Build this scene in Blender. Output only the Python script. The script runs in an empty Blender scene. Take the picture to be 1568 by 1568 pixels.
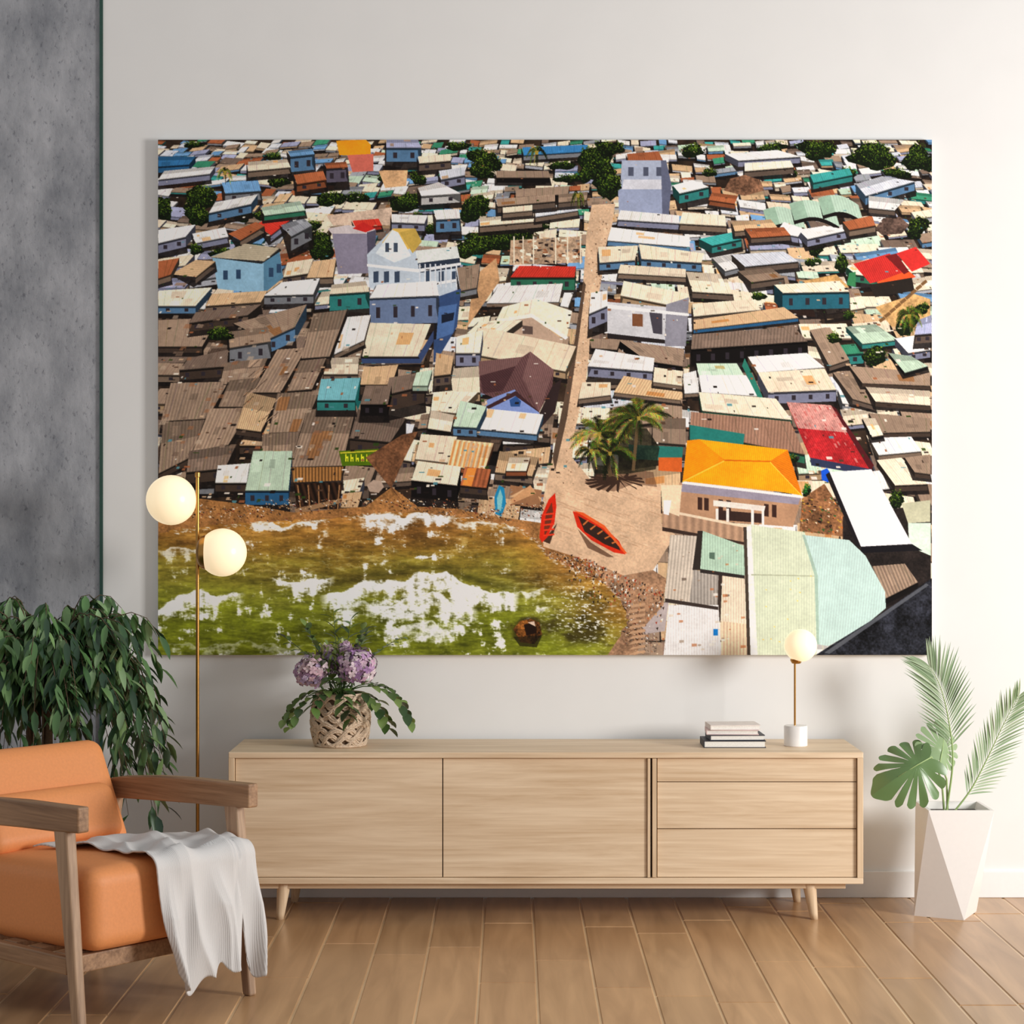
import bpy, bmesh, math, random
import numpy as np
from mathutils import Vector, Matrix, Euler

random.seed(7)
sc_ = bpy.context.scene
try:
    sc_.view_settings.view_transform = 'Standard'
    sc_.view_settings.look = 'None'
except Exception as e:
    print(e)

def lin(c):
    out = []
    for v in c[:3]:
        v = v / 255.0
        out.append(v / 12.92 if v <= 0.04045 else ((v + 0.055) / 1.055) ** 2.4)
    return (out[0], out[1], out[2], 1.0)

# ------------------------------------------------------------------ materials
def new_mat(name):
    m = bpy.data.materials.new(name)
    m.use_nodes = True
    nt = m.node_tree
    return m, nt, nt.nodes["Principled BSDF"]

def plain(name, col, rough=0.5, metal=0.0, bump=0.0, bscale=60, var=0.06):
    m, nt, b = new_mat(name)
    tc = nt.nodes.new('ShaderNodeTexCoord')
    n = nt.nodes.new('ShaderNodeTexNoise'); n.inputs['Scale'].default_value = bscale
    n.inputs['Detail'].default_value = 4
    nt.links.new(tc.outputs['Object'], n.inputs['Vector'])
    r = nt.nodes.new('ShaderNodeValToRGB')
    c = lin(col)
    r.color_ramp.elements[0].position = 0.3
    r.color_ramp.elements[1].position = 0.7
    r.color_ramp.elements[0].color = tuple(v * (1 - var) for v in c[:3]) + (1,)
    r.color_ramp.elements[1].color = tuple(min(1, v * (1 + var)) for v in c[:3]) + (1,)
    nt.links.new(n.outputs['Fac'], r.inputs['Fac'])
    nt.links.new(r.outputs['Color'], b.inputs['Base Color'])
    b.inputs['Roughness'].default_value = rough
    b.inputs['Metallic'].default_value = metal
    if bump > 0:
        bp = nt.nodes.new('ShaderNodeBump'); bp.inputs['Strength'].default_value = bump
        bp.inputs['Distance'].default_value = 0.01
        nt.links.new(n.outputs['Fac'], bp.inputs['Height'])
        nt.links.new(bp.outputs['Normal'], b.inputs['Normal'])
    return m

def wood(name, dark, light, axis='X', scale=1.0, rough=0.45):
    m, nt, b = new_mat(name)
    tc = nt.nodes.new('ShaderNodeTexCoord')
    mp = nt.nodes.new('ShaderNodeMapping')
    s = {'X': (1.2, 16, 16), 'Y': (16, 1.2, 16), 'Z': (16, 16, 1.2)}[axis]
    mp.inputs['Scale'].default_value = tuple(v * scale for v in s)
    nt.links.new(tc.outputs['Object'], mp.inputs['Vector'])
    n1 = nt.nodes.new('ShaderNodeTexNoise'); n1.inputs['Scale'].default_value = 1.0
    n1.inputs['Detail'].default_value = 6; n1.inputs['Roughness'].default_value = 0.65
    n1.inputs['Distortion'].default_value = 0.8
    nt.links.new(mp.outputs['Vector'], n1.inputs['Vector'])
    mp2 = nt.nodes.new('ShaderNodeMapping')
    mp2.inputs['Scale'].default_value = tuple(v * scale * (6 if v > 2 else 2.5) for v in s)
    nt.links.new(tc.outputs['Object'], mp2.inputs['Vector'])
    n2 = nt.nodes.new('ShaderNodeTexNoise'); n2.inputs['Scale'].default_value = 1.0
    n2.inputs['Detail'].default_value = 3
    nt.links.new(mp2.outputs['Vector'], n2.inputs['Vector'])
    mx = nt.nodes.new('ShaderNodeMath'); mx.operation = 'MULTIPLY_ADD'
    mx.inputs[1].default_value = 0.35
    nt.links.new(n2.outputs['Fac'], mx.inputs[0])
    m2 = nt.nodes.new('ShaderNodeMath'); m2.operation = 'MULTIPLY'; m2.inputs[1].default_value = 0.65
    nt.links.new(n1.outputs['Fac'], m2.inputs[0]); nt.links.new(m2.outputs[0], mx.inputs[2])
    r = nt.nodes.new('ShaderNodeValToRGB')
    r.color_ramp.elements[0].position = 0.36; r.color_ramp.elements[0].color = lin(dark)
    r.color_ramp.elements[1].position = 0.62; r.color_ramp.elements[1].color = lin(light)
    nt.links.new(mx.outputs[0], r.inputs['Fac'])
    nt.links.new(r.outputs['Color'], b.inputs['Base Color'])
    b.inputs['Roughness'].default_value = rough
    bp = nt.nodes.new('ShaderNodeBump'); bp.inputs['Strength'].default_value = 0.08
    bp.inputs['Distance'].default_value = 0.005
    nt.links.new(mx.outputs[0], bp.inputs['Height']); nt.links.new(bp.outputs['Normal'], b.inputs['Normal'])
    return m

def attr_mat(name, rough=0.5, attr="Col", subs=0.0, spec=0.5, grain=None):
    m, nt, b = new_mat(name)
    a = nt.nodes.new('ShaderNodeAttribute'); a.attribute_name = attr
    if grain:
        tc = nt.nodes.new('ShaderNodeTexCoord'); mp = nt.nodes.new('ShaderNodeMapping')
        mp.inputs['Scale'].default_value = grain
        nt.links.new(tc.outputs['Object'], mp.inputs['Vector'])
        n = nt.nodes.new('ShaderNodeTexNoise'); n.inputs['Scale'].default_value = 1; n.inputs['Detail'].default_value = 5
        n.inputs['Distortion'].default_value = 0.9
        nt.links.new(mp.outputs['Vector'], n.inputs['Vector'])
        r = nt.nodes.new('ShaderNodeValToRGB')
        r.color_ramp.elements[0].position = 0.3; r.color_ramp.elements[0].color = (0.74, 0.69, 0.64, 1)
        r.color_ramp.elements[1].position = 0.7; r.color_ramp.elements[1].color = (1.10, 1.10, 1.10, 1)
        nt.links.new(n.outputs['Fac'], r.inputs['Fac'])
        mix = nt.nodes.new('ShaderNodeMix'); mix.data_type = 'RGBA'; mix.blend_type = 'MULTIPLY'
        mix.inputs[0].default_value = 1.0
        nt.links.new(a.outputs['Color'], mix.inputs[6]); nt.links.new(r.outputs['Color'], mix.inputs[7])
        nt.links.new(mix.outputs[2], b.inputs['Base Color'])
    else:
        nt.links.new(a.outputs['Color'], b.inputs['Base Color'])
    b.inputs['Roughness'].default_value = rough
    b.inputs['Specular IOR Level'].default_value = spec
    return m

# ------------------------------------------------------------------ mesh helpers
def empty(name, loc=(0, 0, 0), rotz=0.0):
    e = bpy.data.objects.new(name, None)
    e.location = loc; e.rotation_euler = (0, 0, rotz)
    e.empty_display_size = 0.1
    sc_.collection.objects.link(e)
    return e

def mk(name, verts, faces, mat, parent=None, smooth=False, cols=None, loc=None):
    me = bpy.data.meshes.new(name)
    me.from_pydata([tuple(v) for v in verts], [], faces)
    me.update()
    if mat: me.materials.append(mat)
    if smooth:
        me.polygons.foreach_set('use_smooth', [True] * len(me.polygons))
    if cols is not None:
        ca = me.color_attributes.new("Col", 'FLOAT_COLOR', 'POINT')
        ca.data.foreach_set('color', np.array(cols, dtype=np.float32).ravel())
    o = bpy.data.objects.new(name, me)
    sc_.collection.objects.link(o)
    if parent: o.parent = parent
    if loc: o.location = loc
    return o

def bevel(o, w, seg=2):
    b = o.modifiers.new('bevel', 'BEVEL'); b.width = w; b.segments = seg; b.limit_method = 'ANGLE'
    return o

def box(name, x0, x1, y0, y1, z0, z1, mat, parent=None, bev=0.0, seg=2):
    v = [(x0, y0, z0), (x1, y0, z0), (x1, y1, z0), (x0, y1, z0), (x0, y0, z1), (x1, y0, z1), (x1, y1, z1), (x0, y1, z1)]
    f = [(0, 3, 2, 1), (4, 5, 6, 7), (0, 1, 5, 4), (1, 2, 6, 5), (2, 3, 7, 6), (3, 0, 4, 7)]
    o = mk(name, v, f, mat, parent)
    if bev > 0: bevel(o, bev, seg)
    return o

def hexa(name, pts8, mat, parent=None, bev=0.0, seg=2):
    f = [(0, 3, 2, 1), (4, 5, 6, 7), (0, 1, 5, 4), (1, 2, 6, 5), (2, 3, 7, 6), (3, 0, 4, 7)]
    o = mk(name, pts8, f, mat, parent)
    if bev > 0: bevel(o, bev, seg)
    return o

def lathe(name, prof, mat, parent=None, n=48, c=(0, 0, 0), smooth=True, axis='Z'):
    v = []; f = []
    for (r, z) in prof:
        for i in range(n):
            a = 2 * math.pi * i / n
            if axis == 'Z': v.append((c[0] + r * math.cos(a), c[1] + r * math.sin(a), c[2] + z))
            else: v.append((c[0] + z, c[1] + r * math.cos(a), c[2] + r * math.sin(a)))
    for j in range(len(prof) - 1):
        for i in range(n):
            f.append((j * n + i, j * n + (i + 1) % n, (j + 1) * n + (i + 1) % n, (j + 1) * n + i))
    f.append(tuple(reversed(range(n)))); f.append(tuple(range((len(prof) - 1) * n, len(prof) * n)))
    o = mk(name, v, f, mat, parent, smooth)
    if smooth:
        m = o.modifiers.new('es', 'EDGE_SPLIT'); m.split_angle = math.radians(40)
    return o

def tube_geo(pts, radii, n=8, closed=False):
    pts = [Vector(p) for p in pts]
    if not hasattr(radii, '__len__'): radii = [radii] * len(pts)
    v = []; f = []
    N = len(pts)
    up = Vector((0.13, 0.21, 0.97))
    prev = None
    for i, p in enumerate(pts):
        if closed: t = pts[(i + 1) % N] - pts[i - 1]
        else: t = pts[min(i + 1, N - 1)] - pts[max(i - 1, 0)]
        t.normalize()
        if prev is None:
            a = t.cross(up)
            if a.length < 0.1: a = t.cross(Vector((1, 0, 0)))
        else:
            a = prev - t * prev.dot(t)
        a.normalize(); prev = a
        b = t.cross(a)
        for k in range(n):
            an = 2 * math.pi * k / n
            v.append(p + (a * math.cos(an) + b * math.sin(an)) * radii[i])
    R = N if closed else N - 1
    for i in range(R):
        j = (i + 1) % N
        for k in range(n):
            f.append((i * n + k, i * n + (k + 1) % n, j * n + (k + 1) % n, j * n + k))
    if not closed:
        f.append(tuple(reversed(range(n)))); f.append(tuple(range((N - 1) * n, N * n)))
    return v, f

class Geo:
    def __init__(s): s.v = []; s.f = []; s.c = []
    def add(s, v, f, col=(1, 1, 1, 1)):
        o = len(s.v); s.v += list(v); s.f += [tuple(i + o for i in q) for q in f]
        s.c += [col] * len(v)
    def make(s, name, mat, parent=None, smooth=True):
        return mk(name, s.v, s.f, mat, parent, smooth, s.c)

def sphere(name, c, r, mat, parent=None, seg=40):
    prof = []
    K = seg // 2
    for i in range(K + 1):
        a = -math.pi / 2 + math.pi * i / K
        prof.append((max(r * math.cos(a), 1e-4), r * math.sin(a)))
    v = []; f = []; n = seg
    for (rr, z) in prof:
        for i in range(n):
            a = 2 * math.pi * i / n
            v.append((c[0] + rr * math.cos(a), c[1] + rr * math.sin(a), c[2] + z))
    for j in range(K):
        for i in range(n):
            f.append((j * n + i, j * n + (i + 1) % n, (j + 1) * n + (i + 1) % n, (j + 1) * n + i))
    return mk(name, v, f, mat, parent, True)

def cushion(name, size, r, puff, M, mat, parent):
    bm = bmesh.new(); bmesh.ops.create_cube(bm, size=2.0)
    bmesh.ops.subdivide_edges(bm, edges=bm.edges[:], cuts=15, use_grid_fill=True)
    hx, hy, hz = [s / 2 for s in size]
    for v in bm.verts:
        q = [math.copysign(abs(a) ** 0.6, a) for a in v.co]
        p = Vector((q[0] * hx, q[1] * hy, q[2] * hz))
        inner = Vector((max(-hx + r, min(hx - r, p.x)), max(-hy + r, min(hy - r, p.y)), max(-hz + r, min(hz - r, p.z))))
        d = p - inner
        if d.length > 1e-6:
            p = inner + d.normalized() * min(r, d.length)
        px, py = p.x / hx, p.y / hy
        k = (1 - px * px) * (1 - py * py)
        p.z += math.copysign(puff * max(k, 0), p.z) * (abs(p.z) / hz)
        v.co = M @ p
    me = bpy.data.meshes.new(name); bm.to_mesh(me); bm.free()
    me.materials.append(mat)
    me.polygons.foreach_set('use_smooth', [True] * len(me.polygons))
    o = bpy.data.objects.new(name, me); sc_.collection.objects.link(o); o.parent = parent
    return o

# ------------------------------------------------------------------ camera
D = 7.6; H = 1.46
cam = bpy.data.cameras.new('camera'); co = bpy.data.objects.new('camera', cam)
sc_.collection.objects.link(co)
co.location = (0, -D, H); co.rotation_euler = (math.pi / 2, 0, 0)
cam.sensor_width = 36; cam.lens = 36 * 3070 / 1568; cam.clip_end = 100
sc_.camera = co

# ------------------------------------------------------------------ room shell
m_wall = plain('white_plaster', (236, 235, 233), 0.85, bump=0.03, bscale=5, var=0.012)
XW = -1.55
box('wall_back', XW, 4.5, 0.0, 0.15, 0, 3.9, m_wall)
mc, nt, b = new_mat('concrete')
tc = nt.nodes.new('ShaderNodeTexCoord')
n1 = nt.nodes.new('ShaderNodeTexNoise'); n1.inputs['Scale'].default_value = 2.6; n1.inputs['Detail'].default_value = 9; n1.inputs['Roughness'].default_value = 0.68
n2 = nt.nodes.new('ShaderNodeTexNoise'); n2.inputs['Scale'].default_value = 42; n2.inputs['Detail'].default_value = 6; n2.inputs['Roughness'].default_value = 0.7
mp = nt.nodes.new('ShaderNodeMapping'); mp.inputs['Scale'].default_value = (1.6, 1, 0.8)
nt.links.new(tc.outputs['Object'], mp.inputs['Vector'])
nt.links.new(mp.outputs['Vector'], n1.inputs['Vector']); nt.links.new(mp.outputs['Vector'], n2.inputs['Vector'])
r1 = nt.nodes.new('ShaderNodeValToRGB')
r1.color_ramp.elements[0].position = 0.34; r1.color_ramp.elements[0].color = lin((124, 127, 134))
r1.color_ramp.elements[1].position = 0.66; r1.color_ramp.elements[1].color = lin((186, 187, 192))
nt.links.new(n1.outputs['Fac'], r1.inputs['Fac'])
r2 = nt.nodes.new('ShaderNodeValToRGB')
r2.color_ramp.elements[0].position = 0.33; r2.color_ramp.elements[0].color = (0.45, 0.45, 0.48, 1)
r2.color_ramp.elements[1].position = 0.43; r2.color_ramp.elements[1].color = (1, 1, 1, 1)
nt.links.new(n2.outputs['Fac'], r2.inputs['Fac'])
mix = nt.nodes.new('ShaderNodeMix'); mix.data_type = 'RGBA'; mix.blend_type = 'MULTIPLY'; mix.inputs[0].default_value = 0.8
nt.links.new(r1.outputs['Color'], mix.inputs[6]); nt.links.new(r2.outputs['Color'], mix.inputs[7])
nt.links.new(mix.outputs[2], b.inputs['Base Color']); b.inputs['Roughness'].default_value = 0.75
bp = nt.nodes.new('ShaderNodeBump'); bp.inputs['Strength'].default_value = 0.25; bp.inputs['Distance'].default_value = 0.01
nt.links.new(n2.outputs['Fac'], bp.inputs['Height']); nt.links.new(bp.outputs['Normal'], b.inputs['Normal'])
box('wall_concrete', -4.5, XW - 0.012, 0.004, 0.15, 0, 3.9, mc)
m_green = plain('dark_green_metal', (44, 78, 68), 0.35, 0.2)
box('trim_1', XW - 0.012, XW, -0.006, 0.15, 0, 3.9, m_green)
m_base = plain('baseboard_paint', (240, 240, 239), 0.5, var=0.01)
bb = box('baseboard_back', XW + 0.001, 4.5, -0.014, 0.0, 0, 0.10, m_base, bev=0.003)

# floor of bevelled planks
m_floor = attr_mat('floor_planks', 0.28, grain=(14, 1.4, 1))
g = Geo()
pw = 0.178; gap = 0.0045; bv = 0.004
rnd = random.Random(3)
for i in range(-25, 26):
    x0 = -0.1015 + i * pw
    y = 0.0 - rnd.uniform(0.0, 1.1)
    ys = [0.02]
    while y > -8.0:
        ys.append(y); y -= rnd.choice([0.9, 1.2, 1.2])
    ys.append(-8.2)
    for a, bq in zip(ys[:-1], ys[1:]):
        if a - bq < 0.02: continue
        xa, xb, ya, yb = x0 + gap / 2, x0 + pw - gap / 2, bq + gap / 2, a - gap / 2
        zz = 0.0
        v = [(xa, ya, -0.004), (xb, ya, -0.004), (xb, yb, -0.004), (xa, yb, -0.004),
             (xa + bv, ya + bv, zz), (xb - bv, ya + bv, zz), (xb - bv, yb - bv, zz), (xa + bv, yb - bv, zz)]
        t = rnd.uniform(0.90, 1.10)
        base = lin((192, 152, 110))
        w = rnd.uniform(-0.02, 0.02)
        col = (base[0] * t, base[1] * (t + w), base[2] * (t + 1.5 * w), 1)
        g.add(v, [(4, 5, 6, 7), (0, 1, 5, 4), (1, 2, 6, 5), (2, 3, 7, 6), (3, 0, 4, 7)], col)
g.add([(-4.6, -8.2, -0.003), (4.6, -8.2, -0.003), (4.6, 0.02, -0.003), (-4.6, 0.02, -0.003)], [(0, 1, 2, 3)], lin((236, 204, 160)))
fl = g.make('floor', m_floor, smooth=False)

# ------------------------------------------------------------------ THE CANVAS PRINT
K = 1.21; SS = 2
IW = int(1185 * K); IH = int(788 * K)
RW, RH = IW * SS, IH * SS
SCL = RW / 1185.0
img = np.zeros((RH, RW, 3), np.float32)

def vnoise(cell, seed, ax=1.0, ay=1.0):
    r = np.random.default_rng(seed)
    cx, cy = cell * ax * SCL, cell * ay * SCL
    gw, gh = int(RW / cx) + 3, int(RH / cy) + 3
    G = r.random((gh, gw)).astype(np.float32)
    X = np.arange(RW) / cx; Y = np.arange(RH) / cy
    xi = X.astype(int); yi = Y.astype(int)
    fx = (X - xi).astype(np.float32); fy = (Y - yi).astype(np.float32)
    fx = fx * fx * (3 - 2 * fx); fy = fy * fy * (3 - 2 * fy)
    A = G[yi][:, xi]; B = G[yi][:, xi + 1]; C = G[yi + 1][:, xi]; E = G[yi + 1][:, xi + 1]
    fx = fx[None, :]; fy = fy[:, None]
    return (A * (1 - fx) + B * fx) * (1 - fy) + (C * (1 - fx) + E * fx) * fy

def fbm(cell, seed, oct=4, ax=1, ay=1):
    t = 0; a = 1; s = 0
    for i in range(oct):
        t = t + a * vnoise(cell / 2 ** i, seed + i, ax, ay); s += a; a *= 0.6
    return t / s

NF = fbm(2.4, 11, 2)
NM = fbm(18, 21, 4)
PX = (np.arange(RW) + .5)[None, :] / SCL + 242
PY = (np.arange(RH) + .5)[:, None] / SCL + 214

def poly(pts, col, tex=0.0, per=3.0, dirv=None, mott=0.12, alpha=1.0):
    p = (np.array(pts, float) - [242, 214]) * SCL
    x0 = max(int(p[:, 0].min()), 0); x1 = min(int(p[:, 0].max()) + 2, RW)
    y0 = max(int(p[:, 1].min()), 0); y1 = min(int(p[:, 1].max()) + 2, RH)
    if x1 <= x0 or y1 <= y0: return
    X = (np.arange(x0, x1) + .5)[None, :]; Y = (np.arange(y0, y1) + .5)[:, None]
    m = np.zeros((y1 - y0, x1 - x0), bool)
    for i in range(len(p)):
        a = p[i - 1]; b = p[i]
        if abs(a[1] - b[1]) < 1e-6: continue
        c = ((a[1] > Y) != (b[1] > Y))
        xi = (b[0] - a[0]) * (Y - a[1]) / (b[1] - a[1]) + a[0]
        m ^= c & (X < xi)
    f = 1 + mott * (NF[y0:y1, x0:x1] - .5) * 0.9 + mott * (NM[y0:y1, x0:x1] - .5) * 1.3
    if tex > 0 and dirv is not None:
        d = np.array(dirv, float); L = np.hypot(*d) + 1e-6
        nx, ny = -d[1] / L, d[0] / L
        t = (X * nx + Y * ny) / SCL
        f = f * (1 + tex * np.sin(t * 2 * np.pi / per))
    sub = img[y0:y1, x0:x1]
    c = np.array(col[:3], np.float32)[None, None, :] * f[..., None]
    if alpha < 1: c = sub * (1 - alpha) + c * alpha
    sub[m] = c[m]

PAL = dict(w=(242, 238, 234), c=(240, 222, 198), n=(206, 174, 138), b=(154, 132, 114), B=(88, 72, 62),
           t=(70, 160, 155), s=(118, 160, 200), l=(166, 168, 194), m=(196, 216, 194), r=(196, 62, 50),
           o=(244, 156, 28), g=(158, 160, 166), k=(26, 21, 20), R=(164, 98, 66), p=(214, 150, 140),
           G=(66, 138, 108), d=(124, 106, 94), u=(62, 120, 168), y=(230, 180, 70), v=(120, 112, 130), W=(216, 218, 226))

rq = random.Random(99)
def lerp2(a, b, t): return (a[0] + (b[0] - a[0]) * t, a[1] + (b[1] - a[1]) * t)
def Hs(rc, wc, wh, *xy, tex=0.04, per=3.0, mott=0.12, gable=None):
    q = [(xy[i], xy[i + 1]) for i in range(0, 8, 2)]
    TL, TR, BR, BL = q
    rc_ = PAL[rc] if isinstance(rc, str) else rc; wc_ = PAL[wc] if isinstance(wc, str) else wc
    jit = rq.uniform(.93, 1.05); rc_ = tuple(v * jit for v in rc_)
    sh = max(4, wh * 0.6)
    poly([(TL[0] - 2, TL[1]), BL, BR, (BR[0] + 3, BR[1] + wh + sh), (BL[0] - 3, BL[1] + wh + sh)], PAL['k'], mott=.5, alpha=.88)
    if wh > 0:
        wcol = tuple(v * 0.74 for v in wc_)
        poly([BL, BR, (BR[0], BR[1] + wh), (BL[0], BL[1] + wh)], wcol, mott=.12)
        e = min(4, wh * .3); poly([BL, BR, (BR[0], BR[1] + e), (BL[0], BL[1] + e)], tuple(v * .3 for v in wc_))
        cx = (TL[0] + TR[0]) / 2
        dk = tuple(v * 0.36 for v in wc_)
        if cx < 930: poly([TR, BR, (BR[0], BR[1] + wh), (TR[0], TR[1] + wh)], dk, mott=.2)
        else: poly([TL, BL, (BL[0], BL[1] + wh), (TL[0], TL[1] + wh)], dk, mott=.2)
        W = BR[0] - BL[0]
        if wh > 11 and W > 22:
            k = max(2, int(W / 22))
            for i in range(k):
                t = (i + .5) / k
                x = BL[0] + (BR[0] - BL[0]) * t; y = BL[1] + (BR[1] - BL[1]) * t + wh * .35
                poly([(x - 3, y), (x + 3, y), (x + 3, y + wh * .4), (x - 3, y + wh * .4)], (50, 44, 50))
    dv = (BL[0] - TL[0], BL[1] - TL[1])
    poly([TL, TR, BR, BL], rc_, tex, per, dv, mott)
    if gable is None: gable = rq.random() < .3
    if gable:
        poly([TL, TR, lerp2(TR, BR, .42), lerp2(TL, BL, .42)], tuple(v * .78 for v in rc_), tex, per, dv, mott)
    H_ = abs(BL[1] - TL[1]); W_ = abs(TR[0] - TL[0])
    n = int(min(6, W_ / 16))
    for i in range(n):
        t = (i + rq.uniform(.6, 1.2)) / (n + .6)
        if t > .98: continue
        a, b_ = lerp2(TL, TR, t), lerp2(BL, BR, t)
        poly([a, (a[0] + .8, a[1]), (b_[0] + .8, b_[1]), b_], tuple(v * rq.uniform(.68, .86) for v in rc_), alpha=.8)
    if H_ > 10:
        for k in range(rq.choice([0, 1, 1, 2, 3])):
            u0 = rq.uniform(0, .8); v0 = rq.uniform(0, .7); du = rq.uniform(.08, .3); dv_ = rq.uniform(.15, .45)
            P = lambda u, v: lerp2(lerp2(TL, TR, min(u, 1)), lerp2(BL, BR, min(u, 1)), min(v, 1))
            cc = rq.choice([tuple(v * .85 for v in rc_), tuple(v * .9 for v in rc_), tuple(min(250, v * 1.08) for v in rc_), (rc_[0] * .92, rc_[1] * .78, rc_[2] * .62)])
            poly([P(u0, v0), P(u0 + du, v0), P(u0 + du, v0 + dv_), P(u0, v0 + dv_)], cc, tex, per, dv, mott)
    poly([BL, BR, (BR[0], BR[1] + 1.1), (BL[0], BL[1] + 1.1)], tuple(v * .6 for v in rc_))

def blob(cx, cy, rx, ry, n=None, dark=(16, 24, 10), mid=(48, 70, 22), light=(104, 126, 44)):
    rr = random.Random(int(cx * 7 + cy))
    subs = [(cx + rr.uniform(-.55, .55) * rx, cy + rr.uniform(-.5, .5) * ry, rr.uniform(.4, .62)) for _ in range(5)]
    subs.append((cx, cy, .7))
    for (sx, sy, s) in subs:
        A = [(sx + rx * s * math.cos(a / 14 * 6.283) * rr.uniform(.7, 1.15), sy + 3 + ry * s * math.sin(a / 14 * 6.283) * rr.uniform(.7, 1.15)) for a in range(14)]
        poly(A, dark, mott=.8)
    for (sx, sy, s) in subs:
        for i in range(int(rx * ry * s * s / 3) + 12):
            a = rr.uniform(0, 6.283); r = math.sqrt(rr.random())
            x = sx + rx * s * r * math.cos(a); y = sy + ry * s * r * math.sin(a)
            z = rr.uniform(.7, 2.0)
            t = rr.random() - (y - sy) / (ry * s) * .4
            c = dark if t < .35 else (mid if t < .8 else light)
            aa = rr.uniform(0, 3)
            poly([(x - z * math.cos(aa), y - z * math.sin(aa)), (x + z * .5, y - z * .3), (x + z * math.cos(aa), y + z * math.sin(aa)), (x - z * .4, y + z * .4)], c, mott=.4)

img[:] = np.array((58, 45, 36), np.float32) * (0.35 + 1.0 * NM[..., None])

rr = random.Random(42)
def pick(x, y):
    if y < 330: p = 'wwwwccccWWgbblsndRnmGt'
    elif y < 470: p = 'wwwccccccbWgslnRbdmd'
    elif x < 560: p = 'bbbbbbdddncB'
    elif x < 900: p = 'ccccwnbbnW'
    else: p = 'cccwwnbbbmWdn'
    return rr.choice(p)
def clutter(n, hard=False, alpha=.85):
    for i in range(n):
        yv = 222 + (rr.random() ** .8) * 550; xx = rr.uniform(243, 1425)
        s = 1 + (yv - 214) / 260
        if 890 < xx < 1040 and yv > 690: continue
        if 1040 < xx < 1235 and 660 < yv < 770: continue
        if xx > 1265 and yv > 715: continue
        w = s * rr.uniform(.6, 3.2); h = s * rr.uniform(.4, 1.6)
        k = (930 - xx) / (yv + 200) * .75
        poly([(xx + k * h, yv), (xx + w + k * h, yv), (xx + w, yv + h), (xx, yv + h)], rr.choice([(30, 24, 22), (50, 38, 32), (30, 24, 22), (240, 230, 215), (200, 170, 140), (150, 95, 65), (90, 140, 150), (48, 66, 28), (225, 215, 205), (80, 60, 48)]), alpha=alpha)
y = 215.0
while y < 800:
    s = 8 + (y - 214) * 0.062
    x = 232 - rr.uniform(0, s)
    while x < 1432:
        w = s * rr.uniform(1.2, 3.4); d = s * rr.uniform(.5, 1.0); wh = s * rr.uniform(.12, .55)
        yy = y + rr.uniform(-s * .4, s * .4)
        k = (930 - x) / (yy + 200) * .75
        a = rr.uniform(-.16, .16)
        rc = pick(x, yy); wc = rr.choice('llsgWWtnbc' if yy < 480 else 'bBdnlg')
        if rr.random() < .88:
            Hs(rc, wc, wh, x + k * d, yy, x + w + k * d, yy + a * w, x + w, yy + d + a * w, x, yy + d, per=max(2, s / 8))
        x += w * rr.uniform(1.0, 1.25)
    y += s * .74
clutter(3500)
for yy in range(800, 1000, 30):
    x = 960
    while x < 1440:
        w = rr.uniform(30, 70)
        Hs(rr.choice('cwbn'), 'b', 8, x, yy, x + w, yy + 3, x + w, yy + 30, x, yy + 28)
        x += w

for (cx, cy, rx, ry) in [(745, 243, 30, 22), (735, 262, 24, 14), (310, 300, 32, 24), (300, 325, 26, 18), (505, 302, 26, 16), (428, 277, 20, 10),
                         (250, 318, 16, 22), (618, 309, 40, 17), (727, 314, 28, 22), (642, 273, 16, 12), (1255, 230, 34, 16), (1330, 238, 48, 24), (1408, 240, 24, 26),
                         (765, 366, 66, 22), (718, 378, 30, 16), (487, 372, 26, 26), (1062, 228, 26, 12), (480, 345, 14, 10), (860, 250, 22, 8), (340, 384, 20, 8), (870, 272, 24, 8),
                         (1404, 345, 20, 22), (1250, 378, 16, 12), (1212, 262, 12, 8), (550, 300, 20, 9), (400, 330, 14, 8), (1000, 300, 10, 14), (1140, 350, 16, 6), (300, 220, 20, 5), (700, 222, 20, 7), (590, 270, 12, 8), (255, 262, 10, 12),
                         (1180, 225, 24, 8), (1300, 262, 18, 8), (370, 330, 18, 9), (665, 350, 18, 10), (825, 345, 20, 8), (640, 330, 10, 8), (420, 240, 16, 7), (1230, 320, 12, 8), (1090, 262, 14, 7), (1370, 262, 24, 9), (555, 250, 10, 6), (850, 380, 12, 10)]:
    blob(cx, cy, rx, ry)

SAND = (210, 178, 148)
poly([(906, 314), (942, 312), (938, 340), (926, 400), (908, 500), (896, 590), (880, 660), (876, 700), (905, 735), (1012, 742), (1012, 800), (1034, 818), (1000, 872), (955, 880), (900, 858), (832, 836), (830, 770), (846, 700), (862, 620), (880, 520), (893, 430), (898, 360)], SAND, mott=.2)
for i in range(300):
    t = rr.random(); yv = 320 + t * 420; xc = 922 - 50 * t; xx = xc + rr.gauss(0, 8 + 8 * t)
    s = rr.uniform(1, 3); poly([(xx, yv), (xx + s, yv), (xx + s * .6, yv + s)], rr.choice([(120, 90, 70), (170, 135, 104), (90, 66, 52), (235, 215, 190)]), alpha=.8)
poly([(880, 520), (893, 430), (897, 436), (886, 520), (868, 640), (850, 720), (846, 700), (862, 620)], (60, 46, 38), alpha=.8)
for i in range(90):   # tyre tracks and stains on the beach plaza
    xx = rr.uniform(850, 1010); yv = rr.uniform(745, 850); L = rr.uniform(6, 26)
    poly([(xx, yv), (xx + L, yv + L * .35), (xx + L, yv + L * .35 + 1), (xx, yv + 1)], rr.choice([(186, 150, 120), (228, 200, 172), (170, 132, 104)]), alpha=.6)
poly([(730, 420), (760, 395), (765, 430), (730, 480), (716, 500), (722, 450)], (190, 150, 112), mott=.3)
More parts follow.
